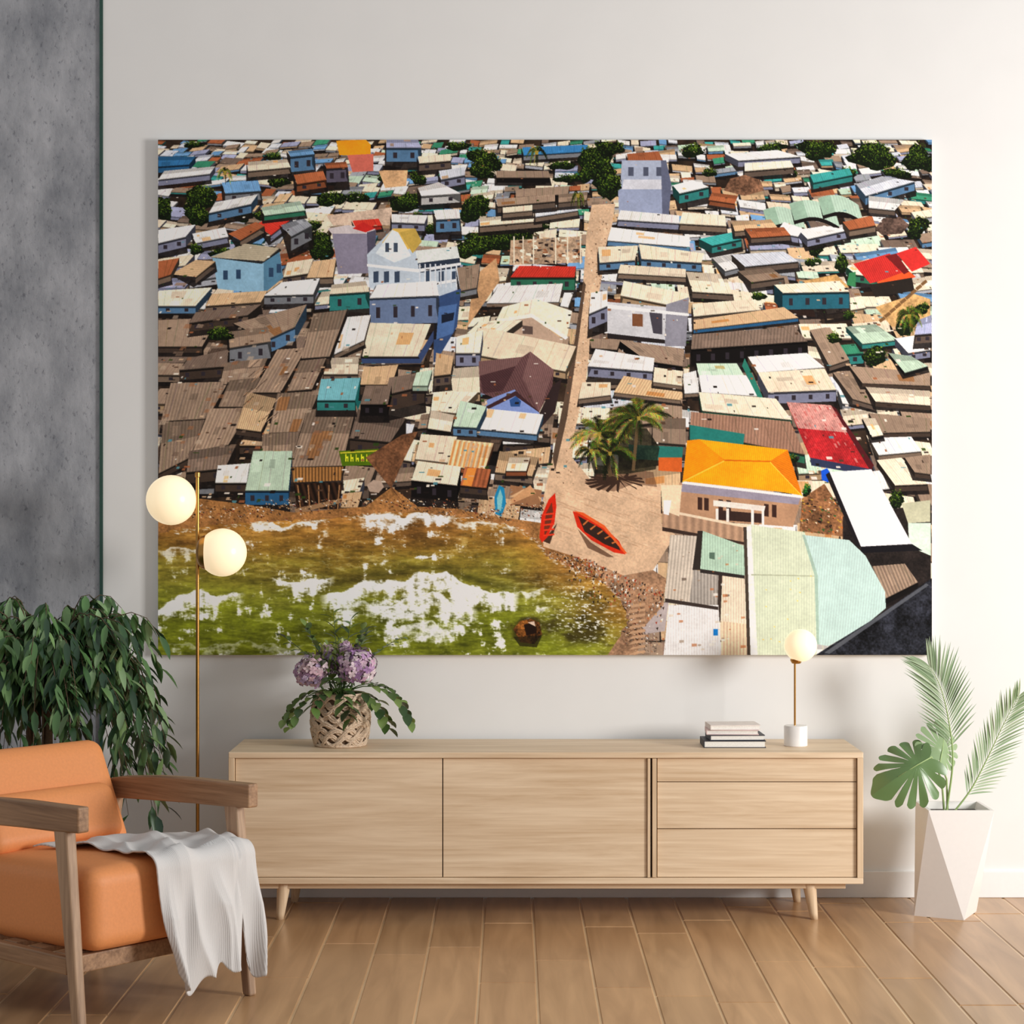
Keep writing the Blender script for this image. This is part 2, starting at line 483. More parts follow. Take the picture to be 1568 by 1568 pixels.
poly([(1340, 470), (1400, 450), (1424, 458), (1424, 500), (1365, 500)], (200, 160, 110), mott=.4)
poly([(1230, 430), (1280, 420), (1300, 440), (1240, 445)], (190, 150, 100), mott=.4)
poly([(500, 330), (600, 318), (600, 345), (510, 345)], (205, 180, 160), mott=.3)
poly([(580, 262), (625, 258), (622, 285), (590, 288)], (205, 165, 125), mott=.3)

poly([(515, 216), (560, 214), (568, 222), (568, 240), (520, 238)], (232, 150, 40))
poly([(532, 238), (572, 236), (572, 262), (540, 264)], (200, 110, 95))
Hs('s', 's', 24, 441, 232, 478, 228, 482, 236, 445, 240); Hs('l', 's', 22, 592, 214, 640, 214, 645, 226, 592, 226)
Hs('R', 'v', 22, 497, 250, 530, 248, 533, 256, 500, 258); Hs('u', 'u', 10, 243, 240, 300, 240, 290, 252, 243, 255)
Hs('w', 'l', 10, 252, 262, 330, 255, 322, 266, 243, 275); Hs('s', 'g', 14, 340, 280, 395, 275, 400, 292, 345, 296)
Hs('w', 's', 14, 330, 310, 395, 298, 385, 312, 320, 326); Hs('c', 'b', 10, 380, 248, 440, 244, 445, 256, 380, 262)
Hs('R', 'R', 12, 450, 268, 495, 262, 500, 275, 455, 282); Hs('w', 'l', 16, 243, 352, 300, 344, 285, 362, 243, 372)
Hs('c', 'd', 12, 640, 240, 690, 236, 690, 246, 642, 250); Hs('W', 'l', 14, 672, 262, 712, 256, 712, 268, 675, 275)
Hs('w', 'w', 14, 640, 288, 672, 279, 705, 296, 645, 300); Hs('w', 's', 20, 664, 322, 703, 320, 705, 334, 668, 336)
Hs('b', 'k', 8, 760, 262, 840, 262, 842, 272, 760, 272); Hs('b', 'k', 8, 790, 290, 872, 285, 870, 297, 790, 302)
Hs('c', 'b', 10, 735, 335, 830, 322, 830, 338, 735, 346); Hs('W', 'b', 8, 820, 320, 885, 310, 885, 322, 820, 332)
Hs('u', 'g', 8, 800, 226, 900, 222, 900, 232, 802, 238); Hs('b', 'd', 10, 760, 305, 850, 298, 850, 308, 762, 316)
Hs('b', 'd', 8, 855, 298, 900, 294, 898, 306, 855, 310); Hs('c', 'b', 8, 770, 318, 815, 314, 815, 322, 770, 326)
Hs('w', 'l', 12, 600, 328, 655, 330, 650, 342, 600, 340)
Hs('R', 'R', 8, 960, 236, 1008, 232, 1015, 246, 962, 248)
poly([(952, 246), (1020, 246), (1025, 285), (950, 285)], (165, 172, 190)); poly([(946, 283), (1028, 283), (1024, 330), (948, 330)], (150, 158, 182))
for xx in (962, 985, 1005): poly([(xx, 256), (xx + 8, 256), (xx + 8, 270), (xx, 270)], (80, 84, 100))
poly([(955, 275), (1022, 275), (1024, 290), (952, 290)], (205, 205, 212)); poly([(1012, 246), (1020, 246), (1028, 283), (1024, 330), (1014, 330)], (96, 100, 120))
blob(915, 244, 36, 28); blob(925, 278, 26, 28); blob(900, 262, 20, 18); blob(935, 225, 24, 12)
Hs('w', 't', 16, 1030, 284, 1060, 276, 1085, 286, 1040, 296); Hs('R', 'R', 8, 1090, 295, 1130, 300, 1125, 312, 1085, 306)
Hs('t', 't', 10, 1240, 268, 1300, 258, 1305, 268, 1245, 280); Hs('W', 's', 14, 1310, 282, 1350, 270, 1400, 278, 1325, 300)
Hs('w', 'l', 10, 1110, 236, 1190, 230, 1225, 240, 1130, 246); Hs('c', 'd', 10, 1140, 250, 1210, 246, 1215, 256, 1140, 262)
poly([(1108, 292), (1118, 274), (1140, 268), (1164, 276), (1170, 292), (1140, 300)], (112, 82, 64), mott=.8)
poly([(1340, 350), (1352, 334), (1378, 332), (1392, 345), (1380, 358), (1350, 360)], (92, 74, 66), mott=.8)
for a, (x0, y0, sx) in enumerate([(1168, 322, 60), (1208, 312, 70), (1252, 304, 62)]):
    arc = [(x0 + sx * i / 10, y0 - 10 * math.sin(i / 10 * math.pi) + 10 * i / 10) for i in range(11)]
    low = [(x + 8, y_ + 26) for x, y_ in arc]
    poly([(x + 2, y_ + 6) for x, y_ in arc[::1]] + [(x, y_ + 6) for x, y_ in low[::-1]], PAL['k'])
    poly(arc + low[::-1], (180, 202, 184), .04, 4, (.3, 1), .08)
    poly([arc[0], arc[3], low[3], low[0]], (150, 176, 156))
Hs('w', 'l', 12, 1222, 352, 1262, 346, 1300, 352, 1236, 366); Hs('w', 'l', 10, 1200, 340, 1230, 350, 1222, 362, 1188, 356)
Hs('R', 'b', 10, 1290, 340, 1335, 330, 1340, 345, 1300, 352); Hs('w', 'd', 8, 1330, 300, 1385, 306, 1370, 322, 1330, 318)

Hs('r', 'l', 10, 392, 345, 428, 322, 448, 334, 415, 360); Hs('g', 'g', 22, 430, 345, 465, 334, 478, 345, 446, 362)
Hs('R', 'b', 10, 350, 358, 392, 340, 405, 346, 368, 368); Hs('m', 'G', 8, 400, 318, 460, 308, 468, 322, 405, 330)
Hs('w', 'l', 10, 295, 358, 345, 348, 350, 362, 300, 372); Hs('r', 'r', 6, 540, 338, 580, 335, 585, 345, 545, 350)
poly([(508, 352), (560, 346), (576, 352), (574, 418), (518, 420)], (136, 130, 146)); poly([(502, 350), (530, 345), (575, 350), (572, 358), (508, 358)], (200, 190, 190)); poly([(562, 356), (576, 352), (574, 418), (564, 418)], (84, 80, 96))
poly([(540, 350), (556, 340), (575, 350), (560, 356)], (190, 50, 45))
poly([(325, 392), (378, 374), (428, 382), (434, 425), (404, 450), (334, 442)], (142, 178, 200)); poly([(404, 398), (428, 384), (434, 425), (404, 450)], (90, 128, 152))
Hs((176, 164, 142), 's', 0, 322, 394, 376, 373, 428, 380, 404, 400, gable=False)
for xx, yv in ((342, 414), (362, 413), (412, 410), (424, 404)): poly([(xx, yv), (xx + 7, yv), (xx + 7, yv + 14), (xx, yv + 14)], (50, 70, 95))
Hs('n', 'd', 10, 262, 420, 300, 398, 330, 400, 300, 424); Hs('R', 'b', 10, 243, 400, 275, 395, 262, 420, 243, 426)
Hs('c', 's', 12, 243, 445, 325, 440, 300, 468, 243, 468); Hs('n', 'b', 12, 325, 450, 410, 445, 400, 462, 315, 468)
Hs('c', 'd', 12, 440, 402, 480, 396, 474, 418, 434, 424); Hs('n', 'b', 10, 480, 400, 515, 396, 510, 424, 470, 425)
Hs('w', 'g', 14, 432, 432, 490, 426, 480, 450, 405, 452); Hs('c', 't', 26, 508, 436, 560, 430, 566, 446, 505, 450)
poly([(562, 390), (600, 352), (640, 390), (700, 380), (706, 440), (640, 470), (566, 440)], (190, 200, 210), mott=.1)
poly([(585, 372), (602, 350), (636, 350), (646, 370), (620, 385)], (214, 178, 96)); poly([(575, 388), (601, 352), (610, 356), (630, 392), (604, 402)], (222, 228, 232))
poly([(612, 356), (636, 350), (646, 370), (632, 388)], (190, 160, 84))
poly([(636, 384), (700, 377), (704, 395), (640, 403)], (215, 218, 214)); poly([(640, 403), (704, 395), (705, 410), (642, 418)], (48, 56, 70))
for xx in (590, 603): poly([(xx, 372), (xx + 6, 372), (xx + 6, 386), (xx, 386)], (70, 80, 95))
for xx in (572, 588, 604, 650, 672, 690): poly([(xx, 416), (xx + 8, 415), (xx + 8, 432), (xx, 433)], (60, 72, 90))
poly([(562, 404), (640, 412), (706, 402), (706, 406), (640, 417), (562, 408)], (244, 244, 244)); poly([(640, 436), (706, 426), (706, 430), (640, 441)], (238, 240, 244))
for xx in range(642, 706, 8): poly([(xx, 404), (xx + 2, 404), (xx + 2, 440), (xx, 440)], (210, 214, 220))
Hs('b', 'g', 10, 700, 410, 735, 404, 730, 440, 705, 445)
poly([(665, 456), (706, 442), (700, 500), (664, 560)], (58, 78, 116))
Hs('w', (142, 162, 200), 42, 578, 436, 668, 430, 672, 452, 566, 456, gable=False)
poly([(552, 545), (640, 545), (664, 506), (664, 522), (644, 556), (555, 556)], (60, 74, 108)); Hs((240, 226, 202), 'b', 0, 566, 494, 660, 496, 640, 545, 555, 545, tex=.03, gable=False)
poly([(672, 470), (700, 465), (694, 510), (668, 520)], (82, 110, 155)); poly([(676, 482), (696, 478), (694, 490), (676, 495)], (30, 36, 50))
Hs('w', 'b', 8, 524, 486, 568, 482, 558, 520, 512, 542, tex=.06); Hs('c', 'b', 12, 500, 548, 550, 546, 548, 572, 496, 572)
Hs('b', 'B', 10, 243, 490, 335, 486, 310, 530, 243, 530); Hs('d', 'B', 14, 300, 478, 400, 466, 380, 482, 290, 494)
Hs('b', 's', 22, 358, 495, 470, 466, 452, 500, 408, 520, gable=False); Hs('b', 'g', 26, 350, 508, 410, 500, 415, 522, 352, 532)
Hs('d', 'B', 16, 290, 548, 350, 535, 348, 560, 275, 566); Hs('b', 'B', 14, 345, 555, 410, 548, 396, 580, 338, 586)
Hs('b', 'B', 12, 262, 586, 350, 584, 318, 640, 247, 644, tex=.1, per=5); Hs('b', 'B', 10, 250, 646, 318, 642, 290, 700, 243, 724, tex=.1, per=5)
Hs('b', 'B', 12, 352, 582, 428, 575, 396, 622, 335, 622, tex=.1, per=5); Hs('b', 'B', 14, 322, 625, 385, 624, 350, 680, 296, 690, tex=.1, per=5)
Hs('b', 'B', 10, 425, 535, 470, 532, 430, 600, 388, 600, tex=.1, per=5); Hs('n', 'B', 10, 380, 600, 424, 610, 400, 660, 362, 655, tex=.14, per=3)
Hs('d', 'B', 18, 290, 690, 362, 680, 345, 716, 286, 722, tex=.1, per=5)
Hs('b', 'B', 12, 480, 480, 532, 474, 505, 545, 462, 548, tex=.1, per=5); Hs('b', 'B', 14, 460, 552, 500, 548, 478, 595, 440, 598, tex=.1, per=5)
Hs('b', 'B', 14, 425, 602, 490, 598, 462, 660, 412, 662, tex=.12, per=5); Hs('b', 'B', 20, 402, 664, 470, 660, 450, 705, 400, 708, tex=.12, per=5)
Hs('b', 'B', 24, 472, 626, 544, 628, 524, 712, 444, 714, tex=.12, per=5)
for i in range(140):
    xx = rr.uniform(243, 540); yv = rr.uniform(480, 700); s = rr.uniform(4, 14)
    poly([(xx + s * .3, yv), (xx + s, yv), (xx + s * .8, yv + s * .5), (xx, yv + s * .5)], rr.choice([(130, 108, 92), (170, 148, 128), (108, 88, 76), (186, 166, 146), (150, 104, 74)]), .06, 3, (-.5, 1), alpha=.6)
for i in range(26):
    xx = rr.uniform(370, 420); yv = rr.uniform(560, 660); s = rr.uniform(5, 18)
    poly([(xx, yv), (xx + s, yv - s * .9), (xx + s + 1.2, yv - s * .9), (xx + 1.2, yv)], rr.choice([(214, 180, 150), (180, 140, 110), (60, 44, 36)]))
Hs('d', 'B', 26, 548, 626, 622, 640, 598, 676, 536, 670, tex=.1, per=4)
Hs((120, 176, 184), 't', 16, 492, 580, 552, 578, 544, 612, 486, 612, gable=False); poly([(544, 612), (552, 580), (554, 612), (548, 628)], (30, 96, 94))
Hs('n', 'B', 16, 556, 562, 610, 558, 600, 588, 552, 588); Hs('d', 'B', 26, 596, 578, 655, 568, 650, 590, 590, 604); Hs('m', 'm', 8, 638, 570, 662, 566, 655, 590, 632, 590)
Hs('d', 'k', 18, 560, 590, 600, 590, 594, 618, 552, 618)
Hs('w', 'B', 14, 334, 712, 392, 708, 378, 738, 330, 738, gable=False); Hs('m', 'u', 22, 388, 690, 448, 690, 442, 750, 376, 750, tex=.04, gable=False)
poly([(446, 715), (526, 714), (522, 735), (450, 738)], (140, 100, 60), .3, 5, (0, 1)); poly([(450, 740), (525, 738), (520, 778), (455, 780)], (44, 30, 22), .4, 9, (.3, 1))
for i in range(5): poly([(455 + i * 16, 742), (457 + i * 16, 742), (462 + i * 14, 782), (460 + i * 14, 782)], (150, 110, 76))
poly([(452, 778), (555, 755), (552, 762), (452, 786)], (150, 118, 88)); Hs('n', 'B', 18, 525, 755, 555, 752, 548, 776, 522, 776)
poly([(519, 690), (592, 686), (590, 711), (524, 713)], (78, 104, 20))
poly([(521, 692), (590, 688), (589, 690), (521, 694)], (190, 180, 60))
for i, xx in enumerate((529, 537, 545, 553, 561, 570, 580)):
    poly([(xx, 695), (xx + 1.4, 695), (xx + 1.4, 706), (xx, 706)], (236, 226, 60)); poly([(xx, 699 + i % 3), (xx + 4.5, 698 + i % 3), (xx + 4.5, 706), (xx + 3.2, 706), (xx + 3.2, 701 + i % 3), (xx, 701 + i % 3)], (236, 226, 60))
blob(335, 510, 26, 14); blob(300, 380, 14, 8)
poly([(782, 368), (888, 362), (892, 402), (780, 406)], (176, 150, 126), mott=.5)
for i in range(60):
    xx = rr.uniform(784, 886); yv = rr.uniform(362, 400); poly([(xx, yv), (xx + rr.uniform(2, 9), yv), (xx + rr.uniform(2, 9), yv + rr.uniform(1, 6)), (xx, yv + 3)], rr.choice([(50, 38, 34), (235, 225, 205), (150, 100, 70), (120, 110, 105)]))
for xx in (786, 800, 816, 850, 868, 888): poly([(xx, 362), (xx + 2, 362), (xx + 2, 404), (xx, 404)], (228, 212, 190))
Hs('r', 'G', 20, 795, 407, 882, 408, 880, 424, 782, 424, tex=.1, gable=False)
Hs('w', 'b', 6, 765, 438, 862, 434, 856, 462, 745, 464); Hs('w', 'b', 6, 864, 448, 878, 448, 870, 470, 858, 468)
Hs('c', 'n', 18, 770, 470, 820, 457, 815, 490, 760, 490, tex=.02, gable=False); poly([(820, 457), (876, 476), (868, 518), (815, 490)], (243, 226, 204)); poly([(762, 490), (812, 484), (862, 520), (860, 528), (768, 516)], (186, 160, 140))
poly([(800, 498), (816, 500), (816, 512), (800, 511)], (96, 80, 74)); poly([(760, 489), (815, 480), (870, 516), (866, 520), (814, 486), (762, 494)], (250, 238, 220))
Hs('c', 'b', 10, 735, 492, 800, 490, 770, 512, 715, 510)
Hs((240, 220, 194), 'n', 12, 735, 500, 882, 530, 866, 568, 716, 540, tex=.02, gable=False); Hs('c', 'l', 20, 700, 515, 740, 505, 735, 540, 698, 540, gable=False)
Hs('c', 'n', 14, 680, 565, 738, 560, 735, 600, 672, 600); Hs('c', 'n', 10, 664, 598, 732, 600, 700, 632, 660, 628)
Hs('n', 'd', 16, 668, 540, 695, 545, 690, 572, 665, 575)
poly([(733, 553), (800, 546), (812, 538), (848, 566), (846, 590), (826, 630), (788, 622), (735, 600)], (98, 70, 70), .12, 3.5, (0.5, 1))
poly([(812, 538), (848, 566), (826, 630), (800, 578)], (118, 88, 86), .1, 3, (.3, 1)); poly([(735, 575), (790, 560), (770, 598), (740, 602)], (74, 50, 52), .1, 3, (1, 1)); poly([(733, 553), (800, 546), (790, 560), (735, 575)], (112, 84, 82), .1, 3, (.1, 1))
poly([(746, 612), (788, 596), (826, 632), (822, 640), (742, 628)], (132, 150, 200)); poly([(744, 622), (790, 598), (830, 634), (824, 630), (789, 606), (748, 626)], (64, 42, 44))
poly([(780, 612), (790, 606), (798, 614), (796, 622), (782, 622)], (50, 80, 130))
poly([(846, 590), (860, 580), (850, 630), (828, 655), (826, 632)], (50, 38, 38))
Hs('w', 's', 10, 745, 625, 832, 634, 822, 664, 733, 656, gable=False); Hs('m', 's', 14, 705, 613, 745, 622, 730, 654, 694, 652)
Hs('c', 'k', 6, 660, 628, 696, 635, 690, 660, 655, 655)
Hs('B', 'k', 22, 700, 668, 770, 672, 762, 690, 700, 690)
Hs('c', 'n', 8, 645, 664, 700, 668, 690, 708, 636, 702); Hs((240, 206, 164), 'R', 8, 695, 672, 756, 678, 742, 720, 685, 712, tex=.14, per=8)
for i in range(8): poly([(696 + i * 7, 674 + i), (699 + i * 7, 674 + i), (690 + i * 7, 712 + i), (687 + i * 7, 712 + i)], (206, 120, 50), alpha=.6)
Hs('c', 'k', 26, 640, 705, 706, 714, 700, 742, 630, 734); Hs('R', 'B', 12, 712, 714, 752, 718, 745, 746, 705, 742, tex=.15, per=7, gable=False); poly([(716, 716), (730, 716), (722, 744), (708, 742)], (224, 140, 70))
Hs('n', 'b', 12, 765, 690, 825, 700, 815, 728, 758, 722, tex=.1); Hs('c', 'R', 8, 780, 700, 812, 700, 806, 720, 775, 720)
poly([(757, 760), (764, 742), (772, 746), (775, 770), (768, 790), (758, 786)], (40, 130, 170)); poly([(761, 762), (766, 748), (770, 760), (767, 782), (762, 780)], (130, 185, 190))
for i in range(9): poly([(782 + i * 5, 742 + i % 3 * 6), (830, 750 + i * 3), (828, 753 + i * 3), (780, 748 + i * 3)], rr.choice([(196, 150, 110), (150, 110, 80), (210, 170, 130)]))
Hs('w', 'l', 10, 950, 322, 1040, 330, 1040, 342, 945, 336); Hs('w', 's', 8, 936, 348, 1056, 362, 1056, 378, 930, 368)
Hs('c', 's', 12, 916, 378, 978, 376, 972, 398, 918, 402); Hs('c', 's', 14, 978, 374, 1078, 388, 1074, 402, 982, 396)
Hs('c', 'b', 10, 1045, 325, 1110, 330, 1112, 346, 1040, 342); Hs('c', 'd', 10, 1050, 416, 1110, 420, 1122, 450, 1060, 446)
Hs('c', 'b', 8, 950, 405, 1050, 412, 1050, 424, 946, 418); Hs('w', 'l', 24, 905, 448, 930, 445, 930, 468, 902, 480)
Hs('c', 'n', 22, 955, 430, 1055, 450, 1052, 472, 950, 452, gable=False)
poly([(930, 462), (1020, 470), (1018, 520), (930, 510)], (200, 199, 202)); poly([(1020, 466), (1055, 455), (1050, 530), (1018, 530)], (140, 138, 148))
poly([(968, 480), (984, 481), (984, 500), (968, 499)], (120, 80, 56)); poly([(930, 466), (1055, 480), (1055, 484), (930, 472)], (240, 238, 234)); poly([(994, 478), (1014, 480), (1014, 512), (1000, 510)], (70, 66, 74))
poly([(930, 510), (1018, 520), (1018, 526), (930, 518)], (40, 34, 34))
Hs('t', 't', 12, 1070, 366, 1120, 356, 1135, 366, 1090, 376); Hs('n', 'b', 8, 1120, 340, 1180, 336, 1190, 348, 1125, 354)
Hs('R', 'd', 8, 1140, 350, 1200, 348, 1210, 360, 1150, 364); Hs('w', 'g', 8, 1090, 395, 1130, 388, 1150, 405, 1110, 415)
Hs('W', 'd', 10, 1120, 390, 1200, 385, 1222, 400, 1140, 408); Hs('b', 'd', 10, 1130, 415, 1180, 410, 1200, 425, 1150, 432)
Hs('c', (60, 130, 150), 26, 1185, 436, 1285, 430, 1300, 446, 1198, 448, gable=False); Hs('c', 'b', 12, 1060, 465, 1150, 458, 1165, 474, 1062, 484)
Hs('n', 'u', 6, 1062, 490, 1200, 470, 1222, 486, 1062, 504); Hs('d', 'k', 26, 1060, 512, 1215, 500, 1236, 522, 1058, 534, tex=.1, per=5, gable=False)
Hs('b', 'k', 12, 946, 520, 1048, 534, 1045, 560, 990, 552); Hs('b', 'k', 6, 905, 518, 950, 520, 945, 535, 905, 532)
Hs('w', 'l', 16, 912, 534, 1002, 548, 1000, 568, 900, 560, gable=False); Hs('n', 'b', 6, 955, 575, 1045, 590, 1042, 612, 940, 600, tex=.1, per=4)
Hs('c', 'b', 6, 1002, 562, 1046, 568, 1044, 590, 1000, 584); Hs('c', 'b', 8, 892, 585, 935, 585, 935, 604, 886, 610)
Hs('w', 'b', 6, 1046, 572, 1070, 566, 1078, 600, 1048, 602); Hs('m', 'w', 0, 1066, 556, 1128, 556, 1140, 576, 1070, 574, gable=False); Hs('w', 'b', 4, 1070, 574, 1142, 574, 1162, 606, 1074, 600, tex=.05, gable=False)
poly([(1140, 548), (1160, 590), (1175, 625), (1165, 618), (1136, 560)], (50, 120, 104))
Hs('w', 'n', 8, 1145, 546, 1235, 540, 1262, 562, 1160, 570, gable=False); Hs('c', 'l', 18, 1160, 570, 1262, 564, 1280, 596, 1176, 600, tex=.03, gable=False)
Hs('c', 'G', 10, 1070, 600, 1188, 610, 1212, 642, 1075, 628, tex=.04, gable=False)
Hs((150, 116, 98), 'G', 14, 1058, 630, 1210, 645, 1232, 695, 1056, 660, tex=.1, per=5, gable=False)
poly([(1056, 650), (1140, 664), (1138, 680), (1056, 672)], (44, 118, 110))
Hs('b', 'd', 16, 1000, 640, 1050, 640, 1050, 680, 1000, 676); poly([(962, 680), (1046, 684), (1044, 706), (965, 702)], (46, 112, 104))
poly([(1204, 615), (1272, 620), (1335, 718), (1240, 700)], (170, 44, 48), .06, 3, (.6, 1), .35)
poly([(1204, 615), (1272, 620), (1300, 662), (1222, 655)], (204, 172, 160), .06, 3, (.6, 1), .35, alpha=.75); poly([(1272, 620), (1280, 625), (1338, 712), (1332, 720)], (80, 28, 32))
for i in range(60):
    u_, v_ = rr.random(), rr.random() ** 1.3; a = lerp2((1204, 615), (1272, 620), u_); b_ = lerp2((1240, 700), (1335, 718), u_); p_ = lerp2(a, b_, v_); s = rr.uniform(2, 7)
    poly([p_, (p_[0] + s * .5, p_[1]), (p_[0] + s, p_[1] + s), (p_[0] + s * .6, p_[1] + s)], rr.choice([(214, 186, 172), (150, 36, 40), (190, 90, 84)]), alpha=.5)
poly([(1240, 700), (1335, 718), (1325, 726), (1242, 712)], (50, 56, 80))
Hs('G', 't', 16, 1262, 530, 1312, 526, 1322, 540, 1270, 544); Hs('m', 't', 8, 1295, 500, 1340, 496, 1375, 520, 1320, 526)
Hs('b', 'd', 8, 1240, 505, 1270, 500, 1300, 550, 1270, 560); Hs('b', 'd', 8, 1275, 570, 1310, 575, 1340, 620, 1305, 610)
Hs('b', 'B', 6, 1300, 560, 1424, 570, 1424, 590, 1320, 586); Hs('c', 'B', 8, 1325, 592, 1424, 598, 1424, 620, 1340, 614)
Hs('b', 'B', 8, 1330, 632, 1424, 640, 1424, 660, 1345, 662); Hs('w', 'b', 8, 1330, 670, 1395, 668, 1410, 690, 1345, 696)
Hs('c', 'B', 10, 1342, 704, 1380, 700, 1420, 740, 1370, 742); Hs('b', 'B', 8, 1385, 700, 1424, 695, 1424, 725, 1400, 722)
Hs('c', 'k', 6, 1320, 640, 1340, 640, 1352, 665, 1335, 668); Hs('w', 'l', 12, 1370, 518, 1424, 510, 1424, 535, 1390, 540)
Hs('m', 'k', 6, 1360, 540, 1395, 545, 1420, 560, 1385, 570); Hs('l', 'd', 14, 1405, 490, 1426, 482, 1426, 510, 1400, 512)
Hs('c', 'G', 12, 1295, 408, 1330, 396, 1350, 425, 1310, 420); poly([(1306, 404), (1362, 388), (1385, 420), (1332, 434)], (190, 54, 50), .08, 3, (.5, 1)); poly([(1372, 388), (1402, 378), (1424, 404), (1396, 416)], (200, 56, 52))
poly([(1342, 432), (1390, 414), (1402, 424), (1352, 442)], (226, 92, 50)); poly([(1330, 436), (1396, 425), (1400, 445), (1340, 455)], (42, 36, 32)); poly([(1355, 392), (1372, 388), (1392, 416), (1384, 420)], (110, 34, 34))
poly([(1300, 418), (1310, 416), (1310, 440), (1296, 436)], (60, 120, 80))
blob(1335, 542, 22, 18); blob(1390, 490, 20, 26); blob(1410, 470, 14, 10); blob(1275, 515, 14, 8); blob(1290, 400, 12, 20)
blob(1245, 400, 14, 8); blob(1375, 762, 16, 14); blob(1215, 700, 10, 6); blob(1300, 480, 12, 8); blob(1160, 450, 14, 7)
for i in range(9): poly([(1345 + i * 8, 490 - i * 7), (1353 + i * 8, 484 - i * 7), (1356 + i * 8, 488 - i * 7), (1348 + i * 8, 494 - i * 7)], (120, 90, 60))
clutter(700, alpha=.9)
# orange villa
poly([(1040, 738), (1228, 760), (1214, 806), (1036, 792)], (176, 138, 110))
poly([(1045, 740), (1226, 760), (1222, 772), (1042, 752)], (150, 142, 156))
for xx in (1068, 1078, 1100, 1112, 1170, 1182): poly([(xx, 758 + (xx - 1045) * .1), (xx + 7, 759 + (xx - 1045) * .1), (xx + 7, 778 + (xx - 1045) * .1), (xx, 777 + (xx - 1045) * .1)], (60, 40, 34))
poly([(1092, 765), (1172, 774), (1170, 782), (1092, 774)], (225, 215, 205)); poly([(1098, 780), (1168, 786), (1166, 800), (1098, 795)], (56, 40, 36))
for xx in (1096, 1112, 1150, 1166): poly([(xx, 778), (xx + 4, 778), (xx + 4, 804), (xx, 804)], (230, 222, 214))
poly([(1052, 674), (1070, 672), (1206, 688), (1228, 758), (1192, 752), (1045, 736)], (248, 160, 32), .07, 3, (.1, 1), .12)
poly([(1070, 672), (1110, 704), (1045, 736), (1052, 674)], (236, 140, 26), .05, 3, (1, -.5), .12); poly([(1178, 706), (1206, 688), (1228, 758)], (216, 122, 28), .05, 3, (1, .5), .12)
poly([(1108, 703), (1180, 705), (1180, 707), (1108, 705)], (200, 100, 20)); poly([(1045, 736), (1228, 758), (1228, 762), (1044, 740)], (250, 245, 238))
for pr in (((1045, 736), (1109, 704)), ((1228, 758), (1179, 706))):
    (ax, ay), (bx, by) = pr; poly([(ax, ay), (bx, by), (bx, by + 2), (ax, ay + 2)], (255, 190, 70))
poly([(1014, 780), (1144, 806), (1144, 830), (1014, 806)], (170, 138, 114), .1, 12, (0, 1)); poly([(1014, 778), (1144, 804), (1144, 808), (1014, 782)], (228, 206, 180))
poly([(1014, 806), (1144, 830), (1144, 834), (1014, 812)], (60, 46, 40))
poly([(1012, 742), (1044, 742), (1040, 790), (1014, 780)], (232, 206, 176)); poly([(1008, 700), (1044, 700), (1044, 722), (1008, 720)], (196, 96, 46)); poly([(1016, 765), (1028, 765), (1024, 788), (1016, 786)], (240, 235, 228))
poly([(1228, 762), (1262, 740), (1300, 800), (1300, 822), (1224, 812)], (130, 92, 64), mott=.7); blob(1236, 748, 7, 12, mid=(50, 130, 60)); poly([(1257, 720), (1266, 716), (1273, 726), (1268, 738), (1258, 734)], (30, 84, 190))
for i in range(90):
    xx = rr.uniform(1222, 1288); yv = rr.uniform(760, 815); poly([(xx, yv), (xx + rr.uniform(2, 6), yv), (xx + 4, yv + rr.uniform(1, 5))], rr.choice([(200, 110, 50), (50, 36, 30), (40, 30, 26), (230, 200, 170), (60, 90, 50), (190, 150, 70)]))
# bottom-right big roofs
poly([(1290, 790), (1425, 770), (1425, 1002), (1290, 1002)], (40, 34, 32), mott=.6)
poly([(1390, 800), (1425, 800), (1425, 850), (1392, 836)], (206, 222, 206)); Hs('b', 'k', 10, 1335, 866, 1385, 862, 1405, 890, 1355, 915, tex=.15, per=5); poly([(1380, 770), (1424, 765), (1424, 798), (1390, 800)], (188, 186, 160))
poly([(1270, 722), (1334, 718), (1396, 832), (1318, 836)], (236, 236, 244), .05, 3, (.6, 1), .06); poly([(1396, 832), (1412, 842), (1318, 846), (1318, 836)], (24, 22, 26)); poly([(1264, 726), (1270, 722), (1318, 836), (1312, 836)], (30, 26, 28))
poly([(1026, 818), (1072, 820), (1062, 935), (1018, 915)], (196, 184, 170), .1, 5, (-.1, 1)); poly([(1068, 812), (1076, 812), (1072, 872), (1060, 872)], (50, 44, 40)); poly([(1076, 812), (1142, 836), (1140, 882), (1072, 872)], (176, 200, 180), .06, 4, (0, 1), .12)
poly([(1062, 872), (1104, 876), (1098, 935), (1054, 928)], (160, 152, 144), .12, 5, (0, 1)); poly([(1104, 880), (1150, 880), (1150, 958), (1100, 950)], (226, 208, 186), .07, 4, (0, 1)); poly([(1100, 878), (1106, 880), (1103, 950), (1098, 950)], (60, 50, 44)); poly([(1072, 870), (1140, 880), (1140, 885), (1072, 876)], (50, 44, 42))
poly([(1024, 925), (1100, 925), (1104, 1002), (1016, 1002)], (224, 220, 218), .05, 4, (0, 1)); poly([(1104, 950), (1150, 955), (1150, 1002), (1104, 1002)], (222, 194, 166), .1, 5, (0, 1)); poly([(984, 930), (1024, 920), (1018, 965), (986, 970)], (176, 164, 162)); poly([(1018, 915), (1100, 928), (1100, 933), (1018, 921)], (60, 50, 46))
